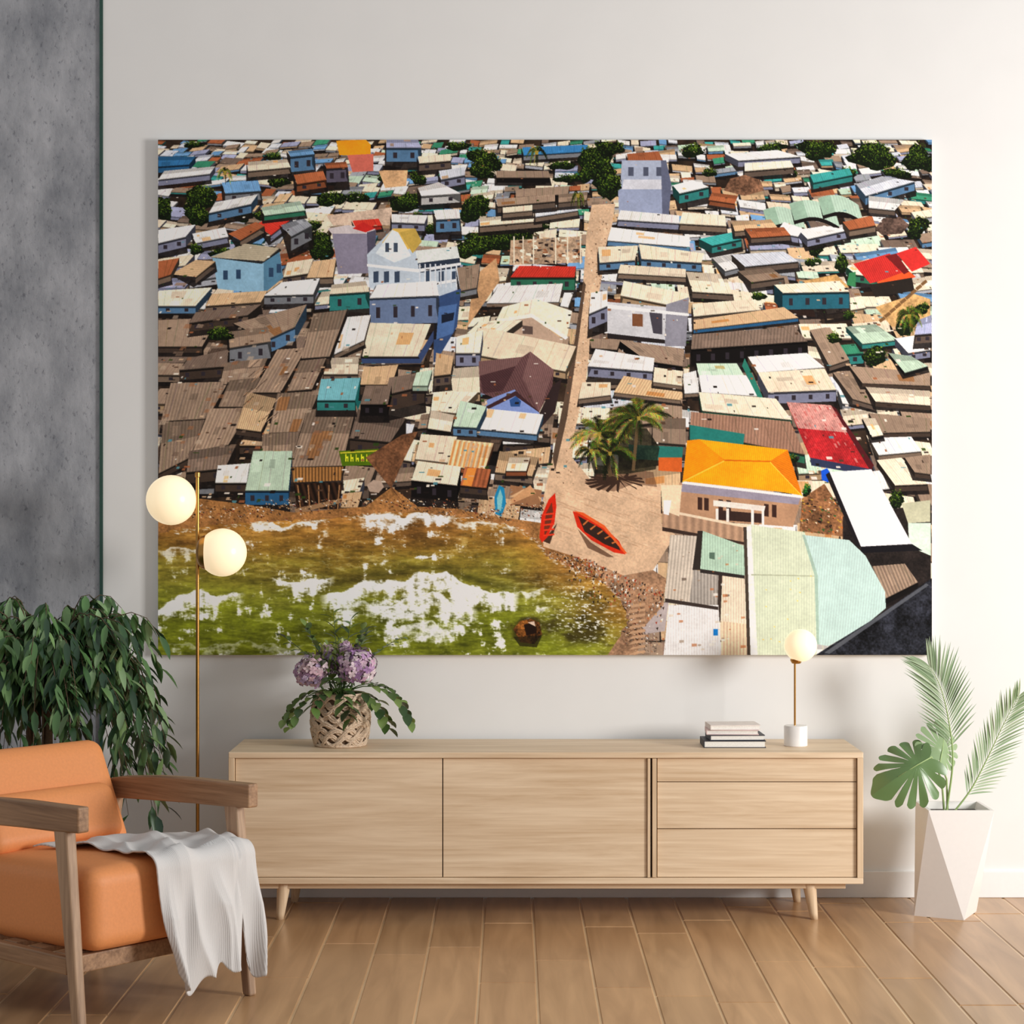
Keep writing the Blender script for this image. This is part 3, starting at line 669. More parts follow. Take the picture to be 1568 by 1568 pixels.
for i in range(46):
    xx = rr.uniform(1022, 1140); yv = rr.uniform(825, 995); s = rr.uniform(2, 8)
    poly([(xx, yv), (xx + s, yv), (xx + s, yv + s * .5), (xx, yv + s * .6)], rr.choice([(150, 130, 112), (236, 230, 220), (176, 110, 70), (90, 76, 66), (204, 190, 172)]), alpha=.7)
poly([(1142, 806), (1150, 803), (1232, 814), (1248, 870), (1250, 985), (1250, 1002), (1150, 1002)], (206, 212, 188), .04, 4, (0, 1), .1); poly([(1142, 806), (1150, 803), (1160, 1002), (1148, 1002)], (236, 236, 224)); poly([(1138, 806), (1143, 806), (1149, 1002), (1144, 1002)], (70, 60, 52))
poly([(1150, 878), (1248, 880), (1248, 882), (1150, 880)], (176, 180, 156))
poly([(1228, 818), (1300, 826), (1325, 850), (1355, 905), (1356, 930), (1320, 960), (1268, 988), (1250, 985), (1248, 880)], (190, 212, 206), .04, 4, (-.1, 1), .08)
poly([(1228, 818), (1232, 818), (1252, 880), (1254, 985), (1250, 985), (1247, 880)], (160, 182, 168))
poly([(1248, 1002), (1270, 988), (1340, 945), (1418, 890), (1427, 884), (1427, 1002)], (38, 39, 45), mott=1.2); poly([(1262, 998), (1418, 892), (1422, 895), (1270, 1000)], (84, 86, 92))
poly([(1086, 845), (1094, 845), (1094, 856), (1086, 854)], (90, 110, 96)); poly([(1092, 962), (1099, 962), (1099, 972), (1092, 972)], (30, 120, 190))
for i in range(14):
    xx = rr.uniform(1165, 1240); yv = rr.uniform(880, 990); poly([(xx, yv), (xx + 3, yv), (xx + 2.5, yv + 2)], (240, 200, 90))

def palm(cx, cy, R, seed, n=22):
    q = random.Random(seed)
    fr = sorted([(q.uniform(0, 6.283), q.uniform(.75, 1.1)) for _ in range(n)], key=lambda a: math.sin(a[0]))
    for a, Lk in fr:
        L = R * Lk; c = q.choice([(30, 36, 14), (62, 70, 26), (110, 112, 46), (170, 160, 86), (24, 28, 12), (84, 92, 36)])
        prev = None
        for k in range(19):
            t = k / 18
            x = cx + L * t * math.cos(a); y = cy + L * t * math.sin(a) * .75 - 9 * math.sin(t * 2.4) + 16 * t * t
            if prev:
                dx, dy = x - prev[0], y - prev[1]; Ls = math.hypot(dx, dy) + 1e-5; ux, uy = dx / Ls, dy / Ls
                ll = R * .20 * math.sin(min(1, t * .85 + .12) * math.pi) + .6
                for sg in (-1, 1):
                    ex = x + (ux * .7 - sg * uy * .75) * ll; ey = y + (uy * .7 + sg * ux * .75) * ll + ll * .35
                    cc = tuple(v * q.uniform(.7, 1.25) for v in c)
                    poly([(prev[0], prev[1]), (x, y), (ex, ey)], cc, mott=.3)
            prev = (x, y)
    poly([(cx - 3, cy - 3), (cx + 3, cy - 3), (cx + 2, cy + 3), (cx - 2, cy + 3)], (150, 130, 60))
poly([(895, 736), (925, 722), (960, 718), (1000, 722), (1006, 745), (970, 740), (940, 752), (905, 746)], (92, 66, 52), alpha=.55)
for i in range(18):
    a = i * .37; poly([(940 + i, 730), (940 + 46 * math.cos(a), 736 + 15 * math.sin(a)), (943 + 44 * math.cos(a), 739 + 15 * math.sin(a)), (946 + i, 733)], (58, 42, 34))
poly([(900, 690), (930, 660), (990, 655), (1010, 685), (1004, 718), (960, 725), (910, 725)], (30, 30, 20), mott=.9, alpha=.75)
poly([(918, 655), (924, 655), (938, 728), (932, 730)], (90, 72, 52)); poly([(974, 645), (979, 645), (972, 720), (967, 720)], (96, 78, 56))
palm(918, 664, 48, 1, 28); palm(978, 640, 50, 2, 30); palm(934, 694, 38, 5, 20); palm(905, 690, 26, 6, 14); palm(822, 234, 16, 3, 14); palm(1392, 484, 24, 4, 16); palm(885, 300, 12, 8, 12); palm(345, 265, 12, 9, 10)

# --- shore & water
poly([(243, 772), (300, 762), (380, 772), (450, 784), (560, 775), (600, 745), (640, 775), (700, 778), (760, 790), (830, 800), (832, 836), (900, 858), (955, 880), (990, 880), (975, 1002), (930, 1002), (700, 960), (243, 960)], (154, 110, 68), mott=.5)
poly([(900, 858), (955, 880), (1000, 872), (1020, 885), (1016, 925), (985, 960), (975, 1002), (930, 1002), (950, 940), (930, 895)], (158, 124, 98), mott=.5)
for i in range(2600):
    t = rr.random()
    xx = 245 + t * 590; yv = 770 + 12 * math.sin(t * 9) + rr.gauss(2, 8)
    if rr.random() < .5:
        u_ = rr.random(); xx = 840 + 150 * u_ + rr.gauss(0, 12); yv = 842 + 150 * u_ ** 1.5 + rr.gauss(0, 12)
        if yv < 842 + (xx - 840) * .22: continue
    if yv < 762: continue
    s = rr.uniform(.8, 3.2); a = rr.uniform(0, 3)
    poly([(xx, yv), (xx + s * math.cos(a) * 1.6, yv + s * math.sin(a)), (xx + s * .5, yv + s)], rr.choice([(50, 36, 28), (90, 62, 42), (222, 202, 174), (150, 104, 70), (90, 80, 72), (236, 232, 224), (120, 62, 46), (60, 42, 32), (186, 150, 112), (40, 30, 24)]))
poly([(618, 770), (560, 700), (616, 665), (640, 660), (620, 700), (600, 745)], (110, 76, 54), mott=.6)
poly([(562, 742), (572, 734), (584, 736), (588, 745), (580, 754), (566, 752)], (176, 154, 138))
wp = [(236, 822), (262, 812), (300, 806), (360, 801), (430, 796), (490, 795), (545, 788), (590, 783), (640, 783), (690, 790), (740, 795), (790, 806), (818, 826), (838, 852), (880, 872), (925, 892), (950, 918), (962, 950), (948, 975), (925, 1010), (236, 1010)]
wr = []
for i in range(len(wp)):
    a, b_ = wp[i], wp[(i + 1) % len(wp)]
    for k in range(8):
        t = k / 8; j = 2.5 if i < 18 else 0
        wr.append((a[0] + (b_[0] - a[0]) * t + rr.uniform(-j, j), a[1] + (b_[1] - a[1]) * t + rr.uniform(-j, j)))
p = (np.array(wr, float) - [242, 214]) * SCL
Xg = (np.arange(RW) + .5)[None, :]; Yg = (np.arange(RH) + .5)[:, None]
y0w = int((775 - 214) * SCL)
Yw = Yg[y0w:]; mw = np.zeros((RH - y0w, RW), bool)
for i in range(len(p)):
    a = p[i - 1]; b_ = p[i]
    if abs(a[1] - b_[1]) < 1e-6: continue
    mw ^= ((a[1] > Yw) != (b_[1] > Yw)) & (Xg < (b_[0] - a[0]) * (Yw - a[1]) / (b_[1] - a[1]) + a[0])
wx = PX + 0 * PY[y0w:]; wy = PY[y0w:] + 0 * PX
def nrm(n): return (n - n.mean()) / n.std()
NW = nrm(fbm(40, 51, 4, 2.4, .7)[y0w:]); NW2 = nrm(fbm(14, 61, 5, 1.5, .8)[y0w:]); NW3 = nrm(fbm(2.6, 71, 2, 1.6, .7)[y0w:])
NV_ = nrm(fbm(16, 81, 5, .55, 1.6)[y0w:])
NR = nrm(fbm(9, 95, 4, 2.6, .55)[y0w:])                 # flat ripples
rid = np.clip(1 - np.abs(nrm(fbm(13, 91, 4, 1.6, .7)[y0w:])) / .28, 0, 1)   # thin lacy veins
shore_y = 800 + np.clip(wx - 780, 0, 200) * .62
tdep = np.clip((wy - shore_y) / 150 + NW * .05, 0, 1)
cs_ = np.stack([np.array(c, np.float32) for c in ((160, 114, 60), (140, 110, 50), (124, 112, 48), (118, 118, 46), (112, 118, 36))])
ti = np.clip(tdep * 4, 0, 3.999); ii = ti.astype(int); ff = (ti - ii)[..., None]
wc = cs_[ii] * (1 - ff) + cs_[ii + 1] * ff
wc = wc * np.clip(1 + .09 * NR[..., None] + .04 * NW3[..., None] + .07 * NW[..., None] + .03 * NV_[..., None], .6, 1.4)
def G2(cx, cy, sx, sy, rot=0, pw_=2):
    c, s = math.cos(rot), math.sin(rot)
    dx = wx - cx; dy = wy - cy
    u = (dx * c + dy * s) / sx; v = (-dx * s + dy * c) / sy
    return np.exp(-(np.abs(u) ** pw_ + np.abs(v) ** pw_))
def addfoam(a, col=(240, 241, 238)):
    global wc
    a = np.clip(a, 0, 1)[..., None]
    wc = wc * (1 - a) + np.array(col, np.float32) * (1 + .03 * np.clip(NW3, -2, 1) + .03 * np.clip(NV_, -2, 1))[..., None] * a
lace = np.clip(.8 * G2(560, 850, 160, 26) + .7 * G2(300, 850, 70, 18, -.3) + .7 * G2(460, 875, 90, 18) + .7 * G2(740, 850, 90, 26, .5) + .5 * G2(420, 830, 160, 22) + .9 * G2(420, 950, 90, 22) + .8 * G2(820, 900, 50, 22) + .8 * G2(500, 985, 120, 18) + .6 * G2(880, 920, 60, 30) + .8 * G2(740, 975, 60, 20), 0, 1)
addfoam(lace * rid * np.clip(.4 + .4 * NW2, 0, 1) * .40, (214, 214, 176))
addfoam(lace * np.clip((NR - .9) * .8, 0, 1) * .35, (206, 206, 160))
def crestfoam(x0, x1, yc, thick, seedph, power=1.0):
    c = yc + 3.5 * np.sin(wx / 19 + seedph) + 2 * np.sin(wx / 7 + seedph * 2) + 1.8 * NW2
    edx = np.clip((wx - x0) / 34, 0, 1) * np.clip((x1 - wx) / 34, 0, 1)
    th = thick * np.sqrt(edx) + 1e-3
    fall = np.clip(1 - (wy - c) / th, 0, 1) * (edx > 0)
    top = np.clip((wy - c) / 2.2, 0, 1)
    n = .42 * NW2 + .34 * NV_ + .16 * NW3
    return top * np.clip((fall * 2.35 - .92 + n * (1.25 - .75 * fall)) * 1.15, 0, 1) * power * np.clip(edx * 2.2, 0, 1)
yc_main = 890 - 14 * np.exp(-((wx - 655) / 50) ** 2) + 20 * np.clip((wx - 700) / 90, 0, 1) + 16 * np.clip((560 - wx) / 60, 0, 1)
# dark wave face above the breaking crest
face = np.clip(1 - np.abs(wy - (yc_main - 9)) / 10, 0, 1) * np.clip((wx - 480) / 40, 0, 1) * np.clip((810 - wx) / 40, 0, 1)
wc = wc * (1 - .30 * face[..., None])
addfoam(crestfoam(488, 800, yc_main, 78, .4))
addfoam(crestfoam(555, 735, yc_main + 34, 92, 1.7, .95))
addfoam(crestfoam(600, 700, yc_main + 78, 60, 2.6, .8))
yc_l = 906 + np.clip((300 - wx) / 60, 0, 1) * 20
addfoam(crestfoam(205, 378, yc_l, 66, 2.2))
addfoam(crestfoam(410, 515, 884 + 0 * wx, 42, 3.1))
addfoam(crestfoam(505, 575, 925 + 0 * wx, 50, .7, .8))
addfoam(crestfoam(545, 700, 784 + 0 * wx, 42, 1.1))
addfoam(crestfoam(690, 800, 793 + np.clip(wx - 700, 0, 100) * .15, 22, 2.9, .8))
addfoam(crestfoam(350, 510, 798 + 0 * wx, 18, 4.0, .9))
addfoam(crestfoam(236, 330, 840 - np.clip(wx - 250, 0, 100) * .15, 22, 5.0, .7))
addfoam(crestfoam(782, 850, 906 + 0 * wx, 26, 5.6, .8))
addfoam(crestfoam(250, 470, 985 + 0 * wx, 22, 3.6, .45))
rk = np.clip((G2(808, 962, 34, 24) + .85 * G2(895, 965, 60, 34, .3) + .6 * G2(905, 915, 40, 16, .4) + NW2 * .12 - .50) * 3, 0, 1)[..., None]
wc = wc * (1 - rk * .72) + np.array((44, 36, 16), np.float32) * rk * .72
gl_ = np.clip(G2(890, 940, 62, 44, .4) * 1.1, 0, 1) * np.clip((NW3 - .8) * 1.4, 0, 1); addfoam(gl_ * .9)
sub = img[y0w:]; sub[mw] = np.clip(wc, 0, 255)[mw]
for i in range(1, 16):
    a, b_ = wp[i], wp[i + 1]
    for k in range(14):
        t = rr.random(); x = a[0] + (b_[0] - a[0]) * t; yv = a[1] + (b_[1] - a[1]) * t + rr.uniform(-1, 5)
        poly([(x, yv), (x + rr.uniform(3, 9), yv + rr.uniform(-1, 1.5)), (x + 5, yv + rr.uniform(1, 2.4))], (230, 222, 206), alpha=.6)
for i in range(350):
    xx = rr.uniform(300, 840); yv = rr.uniform(803, 880)
    poly([(xx, yv), (xx + 2.2, yv), (xx + 1, yv + 1.4)], rr.choice([(84, 56, 30), (200, 170, 120), (70, 60, 26)]), alpha=.7)
poly([(786, 962), (796, 950), (812, 946), (826, 952), (830, 970), (818, 985), (797, 982)], (92, 58, 28), mott=1.6); poly([(802, 955), (818, 952), (822, 968), (806, 972)], (34, 20, 12)); poly([(808, 952), (818, 950), (820, 958)], (214, 190, 170)); poly([(786, 974), (830, 972), (822, 990), (796, 988)], (30, 24, 12), alpha=.7)
# boats
poly([(832, 828), (853, 800), (857, 775), (853, 800), (842, 832)], (70, 50, 40))
poly([(826, 822), (829, 790), (840, 764), (850, 754), (852, 775), (849, 800), (838, 822), (830, 830)], (204, 48, 28)); poly([(833, 808), (836, 785), (845, 768), (847, 784), (842, 806), (834, 820)], (110, 50, 34))
for i in range(5): poly([(832, 786 + i * 8), (849, 784 + i * 8), (849, 786.5 + i * 8), (832, 788.5 + i * 8)], (226, 66, 40))
poly([(884, 808), (905, 830), (940, 852), (960, 852), (930, 852), (900, 838)], (96, 70, 54), alpha=.8)
poly([(877, 782), (892, 786), (925, 806), (948, 828), (958, 848), (940, 845), (905, 826), (884, 806)], (196, 50, 28)); poly([(885, 789), (920, 808), (946, 832), (950, 842), (925, 832), (895, 813)], (52, 36, 30))
poly([(878, 781), (893, 784), (926, 804), (960, 846), (956, 846), (924, 808), (891, 788)], (236, 96, 50))
for i in range(5): poly([(892 + i * 11, 802 + i * 7), (900 + i * 11, 795 + i * 8), (901.5 + i * 11, 796.5 + i * 8), (893.5 + i * 11, 804 + i * 7)], (190, 110, 60))
for i in range(10): poly([(962 + i, 925 + i * 8), (988, 922 + i * 8), (988, 926 + i * 8), (962, 930 + i * 8)], (186, 150, 120))
for i in range(360):
    xx = rr.uniform(870, 1015); yv = 848 + (xx - 880) * .42 + abs(rr.gauss(0, 26)); s = rr.uniform(1, 4)
    poly([(xx, yv), (xx + s, yv - s * .4), (xx + s * .6, yv + s)], rr.choice([(236, 230, 215), (170, 100, 66), (60, 44, 36), (200, 156, 112), (150, 140, 130), (44, 32, 26), (150, 66, 46)]))

img = np.clip(img, 0, 255) / 255.0
small = img.reshape(IH, SS, IW, SS, 3).mean(axis=(1, 3))
small = np.clip((small - .5) * 1.08 + .515, 0, 1)
lum = small.mean(axis=2, keepdims=True); small = np.clip(lum + (small - lum) * 1.08, 0, 1)
linr = np.where(small <= 0.04045, small / 12.92, ((small + .055) / 1.055) ** 2.4).astype(np.float32)
linr = np.clip(linr * 1.14, 0, .96)

X0 = (242 - 784) * (D - .035) / 3070; X1 = (1427 - 784) * (D - .035) / 3070
Z1 = H - (214 - 784) * (D - .035) / 3070; Z0 = H - (1003 - 784) * (D - .035) / 3070
art = empty('canvas_wall_art', ((X0 + X1) / 2, 0, (Z0 + Z1) / 2))
wA, hA = (X1 - X0), (Z1 - Z0)
def grid_mesh(name, W, Hh, colors, w, h, y):
    xs = np.linspace(-w / 2, w / 2, W); zs = np.linspace(h / 2, -h / 2, Hh)
    co_ = np.zeros((Hh, W, 3), np.float32); co_[..., 0] = xs[None, :]; co_[..., 1] = y; co_[..., 2] = zs[:, None]
    me = bpy.data.meshes.new(name)
    me.vertices.add(W * Hh); me.vertices.foreach_set('co', co_.ravel())
    idx = np.arange(W * Hh, dtype=np.int32).reshape(Hh, W)
    q = np.stack([idx[:-1, :-1], idx[1:, :-1], idx[1:, 1:], idx[:-1, 1:]], axis=-1).reshape(-1, 4)
    nq = len(q)
    me.loops.add(nq * 4); me.loops.foreach_set('vertex_index', q.ravel())
    me.polygons.add(nq); me.polygons.foreach_set('loop_start', np.arange(0, nq * 4, 4, dtype=np.int32))
    try: me.polygons.foreach_set('loop_total', np.full(nq, 4, np.int32))
    except Exception: pass
    me.update(calc_edges=True)
    ca = me.color_attributes.new("Col", 'FLOAT_COLOR', 'POINT')
    c4 = np.ones((Hh, W, 4), np.float32); c4[..., :3] = colors
    ca.data.foreach_set('color', c4.ravel())
    return me
m_print = attr_mat('printed_canvas', 0.75, spec=0.15)
me = grid_mesh('print', IW, IH, linr, wA, hA, -0.0351)
me.materials.append(m_print)
o = bpy.data.objects.new('printed_face', me); sc_.collection.objects.link(o); o.parent = art
m_edge = plain('canvas_edge', (214, 208, 200), 0.8, bscale=20, var=0.1)
box('stretcher_body', -wA / 2, wA / 2, -0.035, 0.0, -hA / 2, hA / 2, m_edge, art)

# ------------------------------------------------------------------ SIDEBOARD
m_oakx = wood('oak_horizontal', (210, 180, 144), (240, 216, 184), 'X', 1.0, 0.5)
m_oakz = wood('oak_vertical', (204, 173, 136), (236, 210, 176), 'Z', 1.3, 0.5)
m_dark = plain('shadow_gap', (70, 50, 36), 0.8)
SX0, SX1 = -1.011, 1.253; YB, YF = -0.03, -0.45; ZT, ZB = 0.603, 0.133
sb = empty('sideboard', (0, 0, 0))
t = 0.021
box('top_panel', SX0, SX1, YF, YB, ZT - t, ZT, m_oakx, sb, .002)
box('bottom_panel', SX0, SX1, YF, YB, ZB, ZB + t, m_oakx, sb, .002)
box('side_panel_left', SX0, SX0 + t, YF, YB, ZB + t, ZT - t, m_oakz, sb, .0015)
box('side_panel_right', SX1 - t, SX1, YF, YB, ZB + t, ZT - t, m_oakz, sb, .0015)
box('back_panel', SX0 + t, SX1 - t, YB - .012, YB - .002, ZB + t, ZT - t, m_dark, sb)
box('inner_body', SX0 + t, SX1 - t, YF + .045, YB - .013, ZB + t, ZT - t, m_dark, sb)
zf0, zf1 = ZB + t + .002, ZT - t - .002
fx = lambda px: (px - 784) / 429.4
box('door_left', SX0 + t + .002, fx(676.8), YF + .012, YF + .036, zf0, zf1, m_oakx, sb, .0012)
box('door_right', fx(678.4), fx(991), YF + .012, YF + .036, zf0, zf1, m_oakx, sb, .0012)
box('divider', fx(999), fx(1005.5), YF + .003, YF + .05, zf0, zf1, m_oakz, sb, .001)
box('door_pull_left', fx(991.6), fx(996), YF + .004, YF + .036, zf0, zf1, m_oakz, sb, .001)
zs = lambda py: H - (py - 784) / 429.4
hs = [zf1, zs(1198), zs(1270), zf0]
for i in range(3):
    box('drawer_%d' % (i + 1), fx(1007), SX1 - t - .002, YF + .012, YF + .036, hs[i + 1] + (.0014 if i < 2 else 0), hs[i] - (.0014 if i else 0), m_oakx, sb, .0012)
box('base_rail_front', -0.925, 1.195, YF + .03, YF + .055, ZB - .022, ZB, m_oakx, sb, .002)
box('base_rail_back', -0.925, 1.195, YB - .075, YB - .05, ZB - .022, ZB, m_oakx, sb, .002)
box('base_rail_left', -0.925, -.90, YF + .055, YB - .075, ZB - .022, ZB, m_oakx, sb, .002)
box('base_rail_right', 1.17, 1.195, YF + .055, YB - .075, ZB - .022, ZB, m_oakx, sb, .002)
def leg(name, xt, yt, xb, yb, z1, r1, r0, mat, par):
    n = 20; v = []; f = []
    K_ = 6
    for j in range(K_ + 1):
        q = j / K_; x = xt + (xb - xt) * q; y = yt + (yb - yt) * q; z = z1 * (1 - q); r = r1 + (r0 - r1) * q
        for i in range(n):
            a = 2 * math.pi * i / n; v.append((x + r * math.cos(a), y + r * math.sin(a), z))
    for j in range(K_):
        for i in range(n): f.append((j * n + i, (j + 1) * n + i, (j + 1) * n + (i + 1) % n, j * n + (i + 1) % n))
    f.append(tuple(range(n))); f.append(tuple(reversed(range(K_ * n, (K_ + 1) * n))))
    return mk(name, v, f, mat, par, True)
leg('leg_1', -0.818, -0.400, -0.832, -0.412, ZB, .026, .0135, m_oakz, sb)
leg('leg_2', 1.066, -0.400, 1.084, -0.412, ZB, .026, .0135, m_oakz, sb)
leg('leg_3', -0.80, -0.10, -0.815, -0.09, ZB, .026, .0135, m_oakz, sb)
leg('leg_4', 1.052, -0.10, 1.068, -0.09, ZB, .026, .0135, m_oakz, sb)

# ------------------------------------------------------------------ LAMPS
m_brass = plain('brass', (186, 138, 74), 0.28, 1.0)
mg, nt, b = new_mat('opal_glass')
b.inputs['Base Color'].default_value = lin((250, 236, 206)); b.inputs['Roughness'].default_value = 0.25
b.inputs['Emission Color'].default_value = (1.0, 0.78, 0.48, 1); b.inputs['Emission Strength'].default_value = 0.62
fl_ = empty('floor_lamp', (-1.137, -0.35, 0))
lathe('base', [(.001, 0), (.098, 0), (.10, .004), (.10, .014), (.095, .018), (.012, .020)], m_brass, fl_)
lathe('pole', [(.0065, .018), (.0065, 1.585), (.010, 1.587), (.010, 1.602), (.004, 1.606)], m_brass, fl_, 20)
sphere('globe_upper', (-.0945, -.005, 1.503), .0905, mg, fl_)
sphere('globe_lower', (.092, -.01, 1.314), .087, mg, fl_)
lathe('cap_upper', [(.004, -.003), (.006, -.008), (.022, -.012), (.036, -.020), (.034, -.028)], m_brass, fl_, 28, (0, -.002, 1.503), axis='X')
lathe('cap_lower', [(.004, .000), (.008, .001), (.044, .004), (.058, .016), (.064, .032)], m_brass, fl_, 28, (0, -.010, 1.314), axis='X')

tl = empty('table_lamp', (1.04, -0.25, 0.603))
m_marble = plain('white_marble', (236, 232, 228), 0.3, bscale=14, var=0.07)
lathe('marble_base', [(.001, 0), (.041, 0), (.043, .002), (.043, .072), (.041, .075), (.001, .0755)], m_marble, tl)
lathe('stem', [(.0038, .074), (.0038, .315)], m_brass, tl, 16, (-.003, 0, 0))
lathe('cap', [(.004, .300), (.016, .302), (.022, .312), (.022, .318)], m_brass, tl, 24, (.002, 0, 0))
sphere('globe', (.018, 0, .368), .060, mg, tl)

# ------------------------------------------------------------------ BOOKS
bs = empty('book_stack', (0.81, -0.24, 0.603))
m_pg = plain('book_pages', (240, 236, 228), 0.8, bscale=200)
covs = [((40, 42, 52), .226, .155, .026, 0.0, 0), ((46, 48, 58), .200, .145, .020, 0.03, .008), ((222, 196, 192), .190, .135, .018, -.05, -.004), ((232, 222, 216), .184, .130, .018, .06, .0)]
z = 0
for i, (c, w, d, h, ro, ox) in enumerate(covs):
    mcv = plain('cover_%d' % i, c, 0.55, bscale=30)
    M = Matrix.Translation((ox, 0, 0)) @ Matrix.Rotation(ro, 4, 'Z')
    def bx(nm, x0, x1, y0, y1, z0, z1, mat, bv=0):
        o = box(nm, x0, x1, y0, y1, z0, z1, mat, bs, bv); o.data.transform(M)
    ct = .0028
    bx('book_%d_cover_bottom' % i, -w / 2, w / 2, -d / 2, d / 2, z, z + ct, mcv, .0006)
    bx('book_%d_cover_top' % i, -w / 2, w / 2, -d / 2, d / 2, z + h - ct, z + h, mcv, .0006)
    bx('book_%d_spine' % i, -w / 2, -w / 2 + ct, -d / 2, d / 2, z + ct, z + h - ct, mcv)
    bx('book_%d_pages' % i, -w / 2 + ct, w / 2 - .004, -d / 2 + .003, d / 2 - .003, z + ct, z + h - ct, m_pg)
    z += h

# ------------------------------------------------------------------ LEAF HELPERS
def leaf(g, base, dirv, L, W, col, droop=0.3, fold=0.25, seg=5, nrm=None, tipcol=None):
    d = Vector(dirv).normalized()
    up = Vector((0, 0, 1)) if nrm is None else Vector(nrm)
    side = d.cross(up)
    if side.length < .15: side = d.cross(Vector((random.uniform(-1, 1), random.uniform(-1, 1), .1)))
    side.normalize(); n = side.cross(d).normalized()
    v = []; p = Vector(base); dd = d.copy()
    for i in range(seg + 1):
        t_ = i / seg
        w = W * (math.sin(math.pi * min(1, t_ ** .8 * .96 + .02)) ** .9) * .5
        if i == seg: w = W * .02
        v += [p + side * w + n * fold * w, p.copy(), p - side * w + n * fold * w]
        p = p + dd * (L / seg)
        dd = (dd + Vector((0, 0, -droop / seg))).normalized()
        n = side.cross(dd).normalized()
    f = []
    for i in range(seg):
        a = i * 3; f += [(a, a + 1, a + 4, a + 3), (a + 1, a + 2, a + 5, a + 4)]
    g.add(v, f, col)

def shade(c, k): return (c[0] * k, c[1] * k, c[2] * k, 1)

m_leaf = attr_mat('glossy_leaf', 0.33)
m_leafp = attr_mat('palm_leaf', 0.5)
m_bark = plain('bark', (96, 78, 58), 0.85, bump=.4, bscale=80, var=.2)
m_soil = plain('soil', (50, 38, 30), 0.95, bump=.5, bscale=90, var=.3)

# ------------------------------------------------------------------ FICUS (left)
fc = empty('potted_ficus', (-1.62, -0.62, 0))
m_potd = plain('dark_planter', (62, 62, 66), 0.5)
lathe('planter', [(.001, 0), (.13, 0), (.165, .02), (.19, .40), (.195, .45), (.182, .45), (.175, .41), (.001, .40)], m_potd, fc)
lathe('soil', [(.001, .401), (.174, .405), (.14, .425), (.001, .43)], m_soil, fc)
rnd = random.Random(12)
gb = Geo(); gl = Geo()
for k in range(4):
    a = k * 1.6 + .3
    pts = [(.04 * math.cos(a) * (1 + t_ * .8), .04 * math.sin(a) * (1 + t_), .41 + .50 * t_) for t_ in [0, .25, .5, .75, 1]]
    v, f = tube_geo(pts, [.016, .014, .013, .011, .009], 8); gb.add(v, f, (1, 1, 1, 1))
NB = 170
for i in range(NB):
    a = rnd.uniform(0, 2 * math.pi)
    q_ = math.sqrt(rnd.uniform(.01, 1.0)); R = .34 * q_
    top = 1.27 - .13 * q_ ** 2 + rnd.uniform(-.20, .02)
    s = Vector((.06 * math.cos(a), .06 * math.sin(a), rnd.uniform(.65, .92)))
    tip = Vector((R * math.cos(a), R * .85 * math.sin(a), top))
    dz = rnd.uniform(.15, .62) * (.25 + q_)
    end = tip + Vector((.11 * math.cos(a), .05 * math.sin(a), -dz))
    P = []
    for k in range(9):
        t_ = k / 8
        P.append(s * (1 - t_) ** 3 + 3 * (s + Vector((0, 0, .2))) * t_ * (1 - t_) ** 2 + 3 * (tip + Vector((0, 0, .06))) * t_ * t_ * (1 - t_) + end * t_ ** 3)
    v, f = tube_geo(P, [.0042 - .0033 * k / 8 for k in range(9)], 5); gb.add(v, f)
    nl = 21
    for k in range(nl):
        t_ = .26 + .74 * k / (nl - 1); q = t_ * 8; i0 = min(int(q), 7); p = P[i0].lerp(P[i0 + 1], q - i0)
        b_ = rnd.uniform(0, 6.283)
        dv = Vector((math.cos(b_) * .65 + .35 * math.cos(a), math.sin(b_) * .65 + .3 * math.sin(a), rnd.uniform(-1.1, .1) - .45))
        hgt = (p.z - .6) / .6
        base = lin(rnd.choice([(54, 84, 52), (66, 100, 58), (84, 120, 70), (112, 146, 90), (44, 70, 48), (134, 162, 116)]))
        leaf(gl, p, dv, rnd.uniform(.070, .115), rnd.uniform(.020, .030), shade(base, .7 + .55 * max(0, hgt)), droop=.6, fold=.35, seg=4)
gb.make('branches', m_bark, fc); gl.make('foliage', m_leaf, fc)

# ------------------------------------------------------------------ FLOWER VASE
fv = empty('flower_vase', (-0.63, -0.24, 0.603))
m_wick = plain('wicker', (216, 192, 166), 0.7, bump=.4, bscale=150, var=.2)
m_wickd = plain('wicker_inner', (108, 84, 64), 0.85)
def vr(z): return .082 + .024 * math.sin(math.pi * min(1, max(0, (z + .02) / .23)))
HV = .19
lathe('liner', [(.001, 0.001), (vr(0) - .012, 0.001)] + [(vr(HV * k / 10) - .008, HV * k / 10 + .002) for k in range(0, 11)] + [(vr(HV) - .02, HV), (vr(HV) - .022, HV - .03), (.001, HV - .03)], m_wickd, fv)
gw = Geo()
for k in range(7):
    for ph, am in ((0, 1), (math.pi, 1), (1.2, .8)):
        for off in (-.0038, .0038):
            pts = []; n = 84; fq = 6 if ph != 1.2 else 5
            for i in range(n):
                th = 2 * math.pi * i / n
                z = .014 + (HV - .028) * (k + .5) / 7 + .020 * am * math.sin(fq * th + ph + k * 2.1) + off
                z = min(HV - .006, max(.006, z))
                r = vr(z) - .001 + .005 * math.cos(fq * th + ph * 1.5 + k)
                pts.append((r * math.cos(th), r * math.sin(th), z))
            v, f = tube_geo(pts, .0041, 6, True); gw.add(v, f)
for zz, rad in ((.006, .006), (HV, .0055), (HV - .009, .004)):
    pts = [((vr(zz)) * math.cos(a * .131), (vr(zz)) * math.sin(a * .131), zz) for a in range(48)]
    v, f = tube_geo(pts, rad, 8, True); gw.add(v, f)
gw.make('woven_wicker', m_wick, fv)
m_pet = attr_mat('petals', 0.65, spec=.25)
